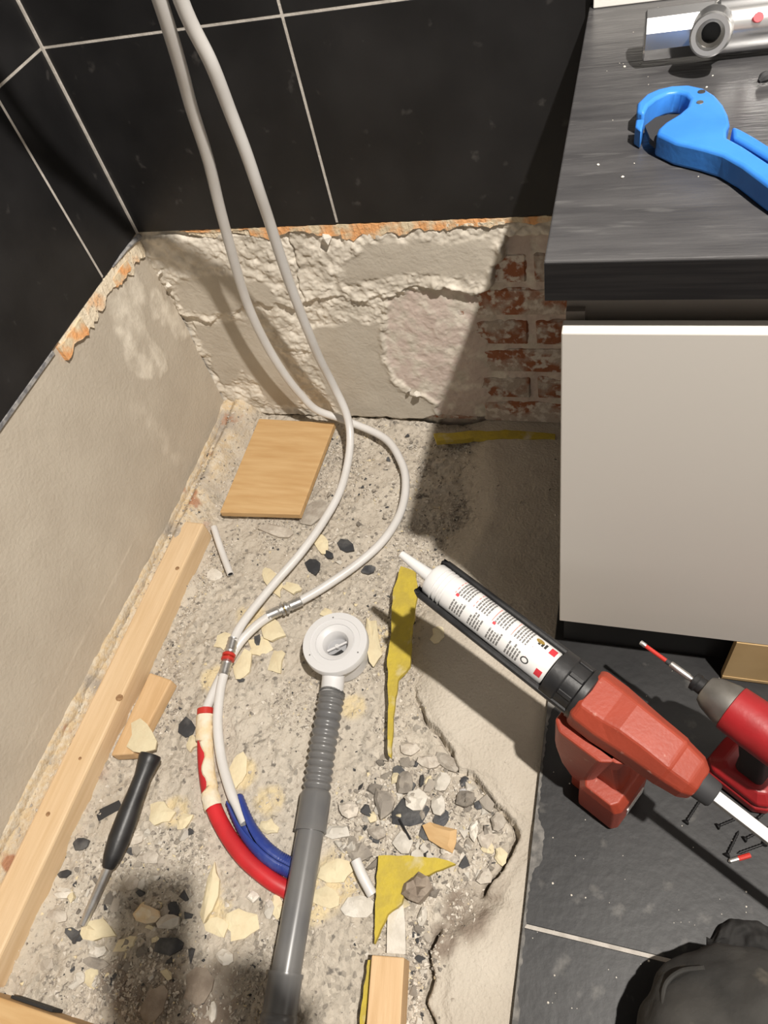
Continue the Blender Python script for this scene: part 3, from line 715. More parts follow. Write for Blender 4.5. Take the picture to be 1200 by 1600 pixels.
# ------------------------------------------------------------------ drain with grey waste pipe
DC = PZ(523, 1003, .034); dcx, dcy = DC[0], DC[1]
dr = thing('shower_drain', 'white round shower drain connected to the grey waste pipe', 'drain', (dcx, dcy, -.034))
MB().lathe([(0, .040), (.002, .0425), (.052, .0455), (.0525, .0535), (.0545, .0555), (.0665, .0555), (.0685, .0545), (.0688, .043), (.0675, .0425), (.0675, .0335), (.0655, .0330), (.0655, .0322), (.0672, .0315), (.0668, .0295), (.0630, .0225), (.0570, .0192), (.0480, .0186), (.036, .0182)], (dcx, dcy, -.034), (0, 0, 1), 56, caps=False).build('drain_body', 'white_plastic', dr, smooth=30)
MB().lathe([(0, .0192), (.0005, .0003)], (dcx, dcy, .0065), (0, 0, 1), 32, caps=False).build('drain_cup_floor', 'cup_grey', dr)
hd = PZ(560, 990, .02) - PZ(500, 1018, .02); ang = math.atan2(hd[1], hd[0])
Rm = Matrix.Translation((dcx, dcy, .014)) @ Matrix.Rotation(ang, 4, 'Z')
bar = MB().box((-.0184, -.0016, 0), (.0184, .0016, .004), Rm).build('strainer_bar', 'white_plastic', dr, smooth=0, bevel=.0008)
MB().lathe([(0, .0034), (.0055, .0034), (.0055, .0016), (.003, .0016)], (dcx, dcy, .0135), (0, 0, 1), 18, caps=False).build('strainer_hub', 'white_plastic', bar)
MB().prism([(.017 * math.cos(a), .017 * math.sin(a)) for a in np.linspace(-2.9, -1.0, 9)] + [(.004, -.004), (-.01, -.006)], .0, .0012, Matrix.Translation((dcx, dcy, .0075)) @ Matrix.Rotation(ang, 4, 'Z')).build('drain_hole', 'dark_hole', dr, smooth=0)
for a in (PZ(521, 971, .034), PZ(547, 1014, .034), PZ(489, 1021, .034)):
    v = Vector((a[0] - dcx, a[1] - dcy, 0)); v = v.normalized() * .046
    MB().lathe([(0, .0016), (.0002, .0014)], (dcx + v.x, dcy + v.y, .0346), (0, 0, 1), 10).build('screw_hole', 'print_grey', dr)
ZA = .001
G = [PZ(522, 1048, ZA + .006), PZ(518, 1090, ZA), PZ(505, 1165, ZA - .002), PZ(494, 1240, ZA - .004), PZ(485, 1300, ZA - .005), PZ(468, 1400, ZA - .005), PZ(447, 1520, ZA - .005), PZ(432, 1610, ZA - .005), PZ(420, 1690, ZA - .005)]
MB().tube(crom([Vector((dcx, dcy, ZA + .008)) * .35 + Vector(G[0]) * .65, G[0], G[1]], 6), .0188, 24).build('outlet_stub', 'white_plastic', dr)
wp = thing('waste_pipe', 'grey plastic waste pipe with a corrugated flexible section', 'pipe', (G[4][0], G[4][1], -.03))
cpath = crom([G[1] * .9 + G[0] * .1, G[1], G[2], G[3]], 40); L_ = len(cpath); rad = []
for i in range(L_):
    f = i / (L_ - 1)
    if f < .12: rad.append(.0198)
    else: rad.append(.0182 + .0036 * (0.5 + .5 * math.cos((f - .12) / .88 * 2 * math.pi * 17)) ** .7)
# denser sampling for clean corrugations
MB().tube(cpath, rad, 28).build('flexible_hose', 'grey_pipe', wp, smooth=60)
ax1 = Vector(G[4] - G[3])
MB().lathe([(0, .0195), (.0, .0222), (.003, .0232), (ax1.length * .92, .0232), (ax1.length * .96, .0236), (ax1.length, .0236), (ax1.length, .0195)], G[3], ax1, 36, caps=False).build('socket', 'grey_pipe', wp)
MB().tube([G[4], G[5], G[6], G[7]], .0200, 36).build('straight_pipe', 'grey_pipe', wp)
ax2 = Vector(G[8] - G[6])
MB().lathe([(0, .02), (.0, .0238), (.004, .0238), (.006, .0228), (ax2.length, .0228), (ax2.length, .0200)], G[6], ax2, 36, caps=False).build('socket', 'grey_pipe', wp)
MB().lathe([(.045, .0230), (.047, .0243), (.053, .0243), (.055, .0230)], G[6], ax2, 36, caps=False).build('socket_bead', 'grey_pipe', wp)

# ------------------------------------------------------------------ timber
def rot_box(name, label, cat, c, size, yaw, m, bevel=.002, pitch=0.0, roll=0.0):
    o = MB().box((-size[0] / 2, -size[1] / 2, 0), (size[0] / 2, size[1] / 2, size[2])).mesh(name, smooth=0)
    ob = link(name, o, m, None, tuple(c)); ob.rotation_euler = (pitch, roll, yaw)
    b = ob.modifiers.new('bevel', 'BEVEL'); b.width = bevel; b.segments = 2
    if label: tag(ob, label, cat)
    return ob
by0, by1 = -.318, -1.112
beam = thing('timber_batten', 'long pale pine batten lying along the left wall', 'timber', (.045, (by0 + by1) / 2, -.036))
ln = by0 - by1
yawb = math.atan2(.010, ln)
bo = MB().box((-.0275, -ln / 2, 0), (.0275, ln / 2, .049)).mesh('batten_body', smooth=0); b_ = link('batten_body', bo, 'wood_b', beam, (-.001, 0, 0)); b_.rotation_euler = (0, 0, -yawb)
bv = b_.modifiers.new('bevel', 'BEVEL'); bv.width = .004; bv.segments = 2
for (u, v, r, m) in ((186, 1090, .0065, 'knot'), (125, 1185, .003, 'knot'), (277, 888, .0045, 'knot'), (270, 953, .004, 'knot'), (72, 1340, .0045, 'knot'), (38, 1446, .0045, 'knot'), (75, 1272, .004, 'knot'), (259, 965, .002, 'knot')):
    p = PX(u, v, .0718 - .0125 * (-(PZ(u, v, .0)[1]) - .318) / .794) if (u, v) in ((270, 953), (259, 965), (72, 1340), (38, 1446)) else PZ(u, v, .0131)
    n = (1, 0, 0) if (u, v) in ((270, 953), (259, 965), (72, 1340), (38, 1446)) else (0, 0, 1)
    MB().lathe([(-.0012, r), (.0003, r * .92)], p, n, 14, sx=1.0).build('knot', m, beam)
cb = thing('timber_batten', 'pine batten lying crosswise at the end of the long one', 'timber', (.25, -1.14, -.036))
MB().box((-.004, -1.168, -.036), (.56, -1.118, .018)).build('batten_body', 'wood_x', cb, smooth=0, bevel=.002)
MB().box((.10, -1.1175, -.030), (.17, -1.114, -.004)).build('gap_shade_strip', 'dark_hole', cb, smooth=0)  # thin black slab on the batten face, painting in a dark gap and its shadow
s0, s1 = PZ(606, 1494, .010), PZ(599, 1600, .010); sd_ = s1 - s0; yaw = math.atan2(sd_[1], sd_[0]) + math.pi / 2
sc = s0 + (sd_ / np.linalg.norm(sd_)) * .10
rot_box('timber_offcut', 'short square pine offcut beside the yellow membrane edge', 'timber', (sc[0], sc[1], -.034), (.043, .20, .044), yaw, 'wood_y', .0015)
# small wedge by the beam
wd = [PZ(u, v, -.005) for u, v in ((233, 1050), (268, 1062), (207, 1178), (172, 1180))]
w0 = sum(wd) / 4
tag(MB().prism([(p[0], p[1]) for p in wd], -.032, -.006).build('timber_offcut', 'wood_y', smooth=0, bevel=.003), 'thin pine offcut tucked against the long batten', 'timber')
# square plywood board
bd = [PZ(u, v, -.006) for u, v in ((405, 655), (523, 661), (468, 803), (343, 800))]
board = MB()
zt = [-.004, -.005, -.008, -.007]
vs_ = [(p[0], p[1], zt[i] - .014) for i, p in enumerate(bd)] + [(p[0], p[1], zt[i]) for i, p in enumerate(bd)]
board.add(vs_, [(0, 1, 2, 3), (4, 5, 6, 7), (0, 1, 5, 4), (1, 2, 6, 5), (2, 3, 7, 6), (3, 0, 4, 7)])
tag(board.build('wooden_board', 'wood_x', smooth=0, bevel=.0015), 'square light wood board lying flat below the back wall', 'board')

# ------------------------------------------------------------------ yellow membrane strips
def slab_px(name, m, px, z, th, label=None, cat=None, conform=True, parent=None, group=None):
    if m == 'yellow':      # torn, slightly uneven edges
        rj = random.Random(int(px[0][0])); q = []
        for i in range(len(px)):
            (u0, v0), (u1, v1) = px[i], px[(i + 1) % len(px)]; k = max(1, int(math.hypot(u1 - u0, v1 - v0) / 9))
            q += [(u0 + (u1 - u0) * j / k + rj.uniform(-1.1, 1.1), v0 + (v1 - v0) * j / k + rj.uniform(-1.1, 1.1)) for j in range(k)]
        px = q
    mb = MB(); pts = [PF(u, v, z) if conform else PZ(u, v, z) for u, v in px]
    n = len(pts); a = sum(pts[i][0] * pts[(i + 1) % n][1] - pts[(i + 1) % n][0] * pts[i][1] for i in range(n))
    if a < 0: pts = pts[::-1]
    c = sum(pts) / n
    vs = [(p[0], p[1], p[2]) for p in pts] + [(p[0], p[1], p[2] - th) for p in pts]
    fs = [tuple(range(n)), tuple(range(2 * n - 1, n - 1, -1))] + [(i, n + i, n + (i + 1) % n, (i + 1) % n) for i in range(n)]
    mb.add(vs, fs); o = mb.build(name, m, parent, smooth=0)
    o.data.polygons[0].use_smooth = False
    bm = bmesh.new(); bm.from_mesh(o.data); bmesh.ops.triangulate(bm, faces=bm.faces); bm.to_mesh(o.data); bm.free()
    if label: tag(o, label, cat, group)
    return o
slab_px('membrane_strip', 'yellow', [(625, 885), (650, 893), (652, 930), (645, 975), (640, 1040), (622, 1062), (615, 1110), (611, 1185), (606, 1180), (607, 1100), (605, 1030), (612, 990), (613, 930)], .006, .008, 'ragged yellow membrane strip tapering to a thin tail, beside the drain', 'membrane', False)
slab_px('membrane_strip', 'yellow', [(591, 1337), (640, 1337), (690, 1341), (712, 1350), (680, 1362), (650, 1375), (632, 1390), (628, 1412), (605, 1428), (595, 1450), (585, 1475), (586, 1420), (588, 1380)], -.012, .010, 'square-cornered yellow membrane piece half buried in rubble', 'membrane', False)
slab_px('membrane_strip', 'yellow', [(580, 1500), (576, 1560), (568, 1610), (560, 1610), (566, 1560), (575, 1500)], -.006, .012, 'narrow yellow membrane edge beside the square pine offcut', 'membrane', False)
slab_px('membrane_strip', 'yellow', [(678, 678), (730, 674), (800, 672), (868, 679), (868, 684), (800, 685), (740, 684), (682, 690)], -.009, .012, 'long thin yellow membrane strip along the foot of the back wall', 'membrane', False)

# ------------------------------------------------------------------ screwdriver
h0, h1, h2 = PZ(236, 1178, .020), PZ(168, 1358, .004), PZ(132, 1440, -.020)
sdv = thing('screwdriver', 'black handled steel screwdriver lying in the rubble', 'screwdriver', (h1[0], h1[1], -.03))
ax = Vector(h1 - h0); l = ax.length
MB().lathe([(0, .012), (.001, .0165), (.006, .0178), (.014, .0165), (.035, .0130), (l * .38, .0140), (l * .55, .0162), (l * .75, .0165), (l * .9, .0135), (l * .985, .0095), (l, .007)], h0, ax, 12).build('handle', 'black_plastic', sdv, smooth=50)
ax = Vector(h2 - h1)
MB().lathe([(-.01, .0066), (ax.length * .8, .0066), (ax.length * 1.05, .0055), (ax.length * 1.1, .001)], h1, ax, 14).build('shaft', 'steel', sdv)

# ------------------------------------------------------------------ cut pipe pieces
def cut_pipe(label, pts, r=.0078):
    o = thing('pipe_offcut', label, 'pipe offcut', pts[-1]); pa = crom(pts, 6)
    MB().tube(pa, r, 14, caps=False).build('pipe_wall', 'pipe_white', o)
    for a, b in ((pa[0], pa[1]), (pa[-1], pa[-2])):
        d = (Vector(a) - Vector(b)).normalized(); MB().lathe([(0, r), (.0003, r * .72)], a, d, 14, caps=False).build('cut_face', 'white_plastic', o); MB().lathe([(0.0002, r * .72), (-.004, r * .7), (-.004, .0005)], a, d, 14, caps=False).build('bore', 'dark_hole', o)
cut_pipe('short white pipe offcut beside the end of the long batten', [PZ(334, 824, -.012), PZ(346, 860, -.016), PZ(360, 897, -.022)], .0068)
cut_pipe('short white pipe offcut beside the yellow membrane corner', [PZ(556, 1344, -.010), PZ(566, 1368, -.012), PZ(582, 1398, -.018)], .0076)

# ------------------------------------------------------------------ sealant gun
ga, gb = V(.970, -.738, .219), V(.626, -.540, .276)
gd_ = (gb - ga) / np.linalg.norm(gb - ga); GX = Vector(gd_); GS = GX.cross(Vector((0, 0, 1))).normalized(); GU = GS.cross(GX).normalized()   # forward, right side, up
def GP(s, r=0.0, u=0.0): return Vector(ga) + GX * s + GS * r + GU * u
gun = thing('sealant_gun', 'orange-red cordless sealant gun holding a white cartridge', 'sealant gun', (.868, -.712, 0))
cart = MB().lathe([(0.2120, .0225), (0.2137, .0235), (0.3699, .0235), (0.3704, .0216), (0.3734, .0216), (0.3738, .0235), (0.3768, .0235), (0.3773, .0216), (0.3803, .0216), (0.3807, .0235), (0.3837, .0235), (0.3842, .0216), (0.3872, .0216), (0.3876, .0235), (0.3984, .0232), (0.4014, .021), (0.4023, .0095)], GP(0), GX, 40, up=GU, caps=True).build('cartridge', 'cartridge', gun)
MB().lathe([(.400, .0092), (.410, .0088), (.456, .0052), (.457, .0030)], GP(0), GX, 20).build('nozzle', 'cartridge', gun)
def patch(mb, s0_, s1_, a0_, a1_, r=.0237, n=4):
    vs = []; fs = []
    for k in range(n + 1):
        a = a0_ + (a1_ - a0_) * k / n
        for s in (.212 + (s0_ - .202) * .863, .212 + (s1_ - .202) * .863): vs.append(GP(s, math.sin(a) * r, math.cos(a) * r))
    for k in range(n): fs.append((2 * k, 2 * k + 1, 2 * k + 3, 2 * k + 2))
    mb.add(vs, fs)
gtx, ptx, btx = MB(), MB(), MB()
pr = random.Random(5)
# print runs along the cartridge in blocks (angle = across, s = along); right side (positive) faces the cabinet
for blk in range(4):
    sb = .372 - blk * .0335
    for side, (a_lo, a_hi) in enumerate(((-1.25, -.32), (-.22, 1.25))):
        if side == 1: patch(ptx, sb - .0016, sb, -.2, pr.uniform(.5, 1.2))
        for ln_ in range(5):
            s_ = sb - .0045 - ln_ * .0046; a = a_lo + .05
            end = a_hi - .3 * pr.random()
            while a < end:
                w = .10 + .2 * pr.random(); patch(gtx, s_ - .0026, s_, a, min(a + w, end), n=2); a += w + .035
    if blk % 2 == 0: rb_ = MB(); patch(rb_, sb - .008, sb - .003, -.30, -.14); rb_.build('red_print', 'print_red', cart, smooth=0)
patch(ptx, .237, .238, -1.25, 1.3)
for (a0_, a1_) in ((.28, .78), (-1.12, -.72)):
    rb_ = MB(); patch(rb_, .2065, .2165, a0_, a1_); rb_.build('red_print', 'print_red', cart, smooth=0)
for k in range(3): patch(btx, .222 + k * .005, .2255 + k * .005, .34, .72 - .1 * k)
gold = MB()
gv = [GP(.2400 + .0055 * math.cos(a), math.sin(.62 + .17 * math.sin(a)) * .0238, math.cos(.62 + .17 * math.sin(a)) * .0238) for a in np.linspace(0, 6.283, 15)[:-1]]
gold.add(gv, [tuple(range(14))]); gold.build('gold_seal', 'print_gold', cart, smooth=0)
ring = [GP(.2414 + .0055 * math.cos(a), math.sin(-.80 + .19 * math.sin(a)) * .0238, math.cos(-.80 + .19 * math.sin(a)) * .0238) for a in np.linspace(0, 6.283, 15)[:-1]]
rin = [GP(.2414 + .0038 * math.cos(a), math.sin(-.80 + .13 * math.sin(a)) * .0238, math.cos(-.80 + .13 * math.sin(a)) * .0238) for a in np.linspace(0, 6.283, 15)[:-1]]
btx.add(ring + rin, [(k, (k + 1) % 14, 14 + (k + 1) % 14, 14 + k) for k in range(14)])
for mb_, nm_, mm_ in ((gtx, 'grey_text', 'print_grey'), (ptx, 'pale_red_lines', 'print_pink'), (btx, 'black_print', 'print_black')):
    mb_.build(nm_, mm_, cart, smooth=0)['kind'] = 'stuff'
# open black carrier: rails at both sides, channel below, front yoke
car = MB()
car.lathe([(.172, .0285), (.398, .0285)], GP(0), GX, 22, up=GU, caps=False, a0=1.45, a1=2 * math.pi - 1.45)
o = car.build('cartridge_carrier', 'black_plastic', gun); sd = o.modifiers.new('wall', 'SOLIDIFY'); sd.thickness = .0022; sd.offset = 0
for s in (-1, 1):
    MB().tube([GP(.170, s * .0290, .002), GP(.29, s * .0292, .001), GP(.399, s * .0290, .0), GP(.407, s * .0262, -.002)], [.0048, .0044, .0044, .003], 10).build('carrier_rail', 'black_plastic', gun)
MB().lathe([(.398, .029), (.398, .0305), (.405, .0305), (.405, .0215), (.3985, .0215)], GP(0), GX, 30, up=GU, caps=False, a0=1.35, a1=2 * math.pi - 1.35).build('front_yoke', 'black_plastic', gun)
MB().lathe([(.160, .030), (.162, .0335), (.170, .0335), (.172, .0305), (.190, .0305), (.192, .0322), (.209, .0318), (.210, .026)], GP(0), GX, 30, up=GU).build('locking_collar', 'black_plastic', gun)
for a in np.arange(0, 6.28, .785):
    MB().box((-.009, -.0028, 0), (.009, .0028, .0028), Matrix.Translation(GP(.181)) @ (Matrix((tuple(GX), tuple((GS * math.cos(a) - GU * math.sin(a))), tuple((GS * math.sin(a) + GU * math.cos(a))))).transposed().to_4x4()) @ Matrix.Translation((0, 0, .0298))).build('collar_rib', 'black_plastic', gun, smooth=0, bevel=.0006, seg=1)
def octa(s, hw, ht, hb2, top, ch):
    # flat-topped cross section with chamfered shoulders
    pts = [(-top, ht), (top, ht), (hw, ht - ch), (hw, -hb2 * .45), (hw * .62, -hb2), (-hw * .62, -hb2), (-hw, -hb2 * .45), (-hw, ht - ch)]
    return [GP(.018 + s * .95, r, u) for r, u in pts]
bd_ = MB().loft([octa(-.002, .018, .016, .018, .012, .008), octa(.010, .025, .026, .026, .015, .013), octa(.032, .028, .030, .030, .017, .015), octa(.036, .029, .033, .030, .018, .016), octa(.070, .031, .036, .031, .018, .019), octa(.100, .034, .036, .033, .019, .020), octa(.120, .036, .032, .034, .021, .016), octa(.150, .036, .030, .034, .022, .014), octa(.156, .032, .027, .03, .018, .012)])
gbody = bd_.build('motor_housing', 'gun_red', gun, smooth=0, bevel=.0028, seg=2)
for (s, r, u) in ((.142, -.0335, .010), (.128, .033, .008), (.018, -.020, .016)):
    s = .018 + s * .95; n = (GS * r + GU * u).normalized(); MB().lathe([(0, .0032), (.0006, .0026)], GP(s, r, u) + n * .0006, n, 14).build('housing_screw', 'steel', gbody)
MB().lathe([(-.002, .0135), (.0, .0150), (.018, .0165)], GP(0), GX, 20).build('rear_cap', 'dark_rubber', gun)
MB().box((-.20, -.0065, -.0045), (0, .0065, .0045), Matrix.Translation(GP(.006)) @ Matrix((tuple(GX), tuple(GS), tuple(GX.cross(GS)))).transposed().to_4x4()).build('push_rod', 'rod', gun, smooth=0, bevel=.001)
# grip, trigger guard and battery foot
def frame(p, yaw_axis, tilt=0.0):
    x = Vector((yaw_axis.x, yaw_axis.y, 0)).normalized(); y = Vector((0, 0, 1)).cross(x)
    return Matrix.Translation(p) @ Matrix((tuple(x), tuple(y), (0, 0, 1))).transposed().to_4x4()
hp = GP(.105); FG = frame(Vector((.872, -.698, 0)), GX)
def ring4(z, cx, hx, hy, ch=.3):
    pts = [(hx, -hy * (1 - ch)), (hx, hy * (1 - ch)), (hx * (1 - ch), hy), (-hx * (1 - ch), hy), (-hx, hy * (1 - ch)), (-hx, -hy * (1 - ch)), (-hx * (1 - ch), -hy), (hx * (1 - ch), -hy)]
    return [FG @ Vector((cx + x, y, z)) for x, y in pts]
MB().loft([ring4(.075, .0, .022, .018), ring4(.12, .004, .019, .0165), ring4(.17, .012, .022, .018), ring4(.215, .016, .034, .022)]).build('grip', 'gun_red', gun, smooth=0, bevel=.002)
MB().loft([ring4(.060, .034, .018, .026), ring4(.10, .040, .026, .030), ring4(.150, .040, .034, .033), ring4(.215, .034, .040, .032)]).build('hand_guard', 'gun_red', gun, smooth=0, bevel=.003)
bat = MB().loft([ring4(.0006, -.001, .027, .034, .2), ring4(.012, -.001, .031, .038, .2), ring4(.086, -.001, .031, .038, .2), ring4(.103, .0, .024, .036, .25)]).build('battery', 'gun_red', gun, smooth=0, bevel=.002)
MB().box((-.0335, -.024, .030), (-.0312, .014, .052), FG).build('battery_label', 'white_plastic', bat, smooth=0)
MB().box((-.010, -.02, .0), (.05, .02, .055), FG).build('foot', 'gun_red', gun, smooth=0, bevel=.004)

# ------------------------------------------------------------------ impact driver
dz_ = .165
d0, d1 = PZ(1000, 1003, dz_), PZ(1190, 1140, dz_); DX = Vector(d1 - d0).normalized()
drv = thing('impact_driver', 'red impact driver with a long bit standing on its battery', 'power tool', (1.035, -.655, 0))
L_all = (Vector(d1) - Vector(d0)).length
s = lambda u, v: (Vector(PZ(u, v, dz_)) - Vector(d0)).dot(DX)
sc_ = s(1085, 1060); sn = s(1100, 1078); sb_ = s(1150, 1108)
bit = MB().lathe([(0, .001), (.001, .0032), (.008, .0034), (.010, .0025)], d0, DX, 10).build('driver_bit', 'steel', drv)
MB().lathe([(.009, .0024), (.009, .0028), (.040, .0028), (.040, .0024)], d0, DX, 12).build('bit_sleeve', 'red_ring', bit)
MB().lathe([(.040, .0034), (.046, .0034)], d0, DX, 12).build('bit_collar', 'dark_rubber', bit)
MB().lathe([(.046, .0036), (.047, .0045), (sc_ - .006, .0045), (sc_ - .004, .0036), (sc_ + .01, .0036)], d0, DX, 12).build('bit_holder', 'steel', drv)
MB().lathe([(sc_, .008), (sc_ + .001, .0115), (sc_ + .006, .012), (sc_ + .008, .0105), (sc_ + .018, .011), (sc_ + .020, .009)], d0, DX, 20).build('chuck', 'black_plastic', drv)
MB().lathe([(sn - .002, .010), (sn, .0175), (sn + .008, .0225), (sn + .030, .0285), (sn + .036, .0288), (sn + .037, .026)], d0, DX, 24).build('gear_nose', 'grey_metal', drv)
mh = MB().lathe([(sn + .034, .027), (sn + .036, .0305), (sn + .060, .0315), (sn + .10, .0315), (sn + .125, .030), (sn + .135, .024)], d0, DX, 22).build('motor_housing', 'driver_red', drv)
dc = Vector(d0) + DX * (sn + .075)
FD = frame(Vector((dc.x, dc.y, 0)), -DX)
def ringd(z, cx, hx, hy, ch=.3):
    pts = [(hx, -hy * (1 - ch)), (hx, hy * (1 - ch)), (hx * (1 - ch), hy), (-hx * (1 - ch), hy), (-hx, hy * (1 - ch)), (-hx, -hy * (1 - ch)), (-hx * (1 - ch), -hy), (hx * (1 - ch), -hy)]
    return [FD @ Vector((cx + x, y, z)) for x, y in pts]
MB().loft([ringd(.045, -.016, .019, .0155), ringd(.08, -.012, .017, .0145), ringd(.12, -.004, .019, .015), ringd(.150, .002, .028, .02)]).build('grip', 'dark_rubber', drv, smooth=50, bevel=.002)
MB().loft([ringd(.110, .020, .006, .007), ringd(.142, .024, .008, .008)]).build('trigger', 'driver_red', drv, smooth=0, bevel=.0015)
MB().loft([ringd(.0006, -.012, .040, .028), ringd(.008, -.012, .046, .033), ringd(.022, -.012, .046, .033), ringd(.024, -.012, .043, .030)]).build('battery', 'driver_red', drv, smooth=0, bevel=.003)
MB().loft([ringd(.0242, -.012, .044, .031), ringd(.036, -.012, .045, .032), ringd(.050, -.014, .030, .022)]).build('foot', 'driver_red', drv, smooth=0, bevel=.003)
MB().loft([ringd(.0365, .018, .012, .024), ringd(.046, .014, .006, .020)]).build('led_panel', 'black_plastic', drv, smooth=0, bevel=.001)
MB().box((-.006, -.0325, .160), (.006, -.031, .168), FD).build('vent_slot', 'dark_hole', mh, smooth=0)

# ------------------------------------------------------------------ black screws scattered on the tiles
def screw_mesh():
    mb = MB(); pf = [(0, .0018), (.0, .0042), (.0012, .0042), (.0040, .0019)]
    for i in range(14): pf += [(.005 + i * .0022, .0021 if i % 2 else .0014)]
    pf += [(.039, .0002)]
    return mb.lathe(pf, (0, 0, 0), (1, 0, 0), 10).mesh('drywall_screw', smooth=40)
sme = screw_mesh()
scr_lab = ['black drywall screw beside the push rod of the sealant gun', 'black drywall screw among those scattered on the tile', 'black drywall screw among those scattered on the tile', 'black drywall screw among those scattered on the tile', 'black drywall screw among those scattered on the tile', 'black drywall screw among those scattered on the tile']
for i, (u0, v0, u1, v1) in enumerate([(1071, 1286, 1091, 1255), (1120, 1292, 1155, 1277), (1135, 1338, 1155, 1297), (1162, 1312, 1185, 1300), (1196, 1318, 1150, 1334), (1180, 1282, 1196, 1268)]):
    p, q = PZ(u0, v0, .003), PZ(u1, v1, .002); d = q - p
    o = link('drywall_screw', sme, 'screw', None, (p[0], p[1], .0043)); o.rotation_euler = (0, math.radians(4), math.atan2(d[1], d[0]))
    tag(o, scr_lab[i], 'screw', None if i == 0 else 'screws on the tiles')
p, q = PZ(1138, 1346, .003), PZ(1172, 1336, .003)
bt = thing('driver_bit', 'loose steel bit with a red band beside the screws', 'driver bit', (*p[:2], 0))
dd = Vector(q - p); MB().lathe([(0, .001), (.002, .003), (dd.length * .45, .003)], p, dd, 10).build('bit_tip', 'steel', bt); MB().lathe([(dd.length * .45, .0032), (dd.length, .0032)], p, dd, 8).build('bit_shank', 'red_ring', bt)

# ------------------------------------------------------------------ rubble: hand placed pieces
def chip(name, label, cat, m, u, v, a, b, ang, th, lift=0.0, seed=0, group=None, n=11, jag=.28, dome=.25, tilt=(0, 0), px=None):
    """an irregular flat-sided piece lying on the floor, outlined by an ellipse or polygon in the photo's floor plane"""
    r = random.Random(seed * 31 + int(u * 7 + v))
    c = PF(u, v); zc = c[2]
    if px is None:
        px = []
        for k in range(n):
            t = 2 * math.pi * (k + .5 * (r.random() - .5)) / n; q = 1 - jag * r.random()
            x, y = a / 2 * math.cos(t) * q, b / 2 * math.sin(t) * q; A = math.radians(ang)
            px.append((u + x * math.cos(A) - y * math.sin(A), v + x * math.sin(A) + y * math.cos(A)))
    P3 = [PZ(p[0], p[1], zc + th * .6 + lift) for p in px]; n = len(P3)
    ar = sum(P3[i][0] * P3[(i + 1) % n][1] - P3[(i + 1) % n][0] * P3[i][1] for i in range(n))
    if ar < 0: P3 = P3[::-1]
    cc = sum(P3) / n; sz = np.mean([np.linalg.norm(p - cc) for p in P3])
    zz = lambda p: zc + lift + tilt[0] * (p[0] - cc[0]) + tilt[1] * (p[1] - cc[1])
    lowr = [(cc[0] + (p[0] - cc[0]) * .93, cc[1] + (p[1] - cc[1]) * .93, zz(p) - .003) for p in P3]
    topr = [(p[0], p[1], zz(p) + th * (.55 + .25 * r.random())) for p in P3]
    inr = [(cc[0] + (p[0] - cc[0]) * .6, cc[1] + (p[1] - cc[1]) * .6, zz(p) + th * (.8 + dome * 2 * (r.random() - .2))) for p in P3]
    ctr = [(cc[0], cc[1], zz(cc) + th * (1 + dome * (r.random() - .3)))]
    vs = lowr + topr + inr + ctr; fs = [tuple(range(n - 1, -1, -1))]
    for i in range(n):
        j = (i + 1) % n
        fs += [(i, j, n + j, n + i), (n + i, n + j, 2 * n + j, 2 * n + i), (2 * n + i, 2 * n + j, 3 * n)]
    o = MB().add(vs, fs).build(name, m, smooth=28)
    tag(o, label, cat, group); return o
LM = [(445, 950, 'the plain metal coupling'), (355, 1030, 'the red-ringed coupling'), (523, 1008, 'the white drain'), (505, 1165, 'the corrugated grey hose'), (460, 1450, 'the straight grey pipe'), (345, 1270, 'the red sleeved pipe'), (205, 1260, 'the screwdriver handle'), (140, 1420, 'the screwdriver tip'), (90, 1380, 'the long pine batten'), (620, 1370, 'the yellow membrane corner'), (690, 1307, 'the pine wood chip'), (790, 1300, 'the curved crack in the concrete'), (430, 760, 'the square wooden board'), (605, 1540, 'the square pine offcut'), (560, 850, 'the looping white pipes'), (228, 1428, 'the sandy squared block'), (651, 1250, 'the scratched black shard'), (562, 1365, 'the bent short pipe offcut'), (200, 1570, 'the crosswise batten')]
def near(u, v): return min(LM, key=lambda q: math.hypot(q[0] - u, q[1] - v))[2]
def szw(w, h): return 'tiny' if w * h < 420 else ('small' if w * h < 950 else 'mid-sized')
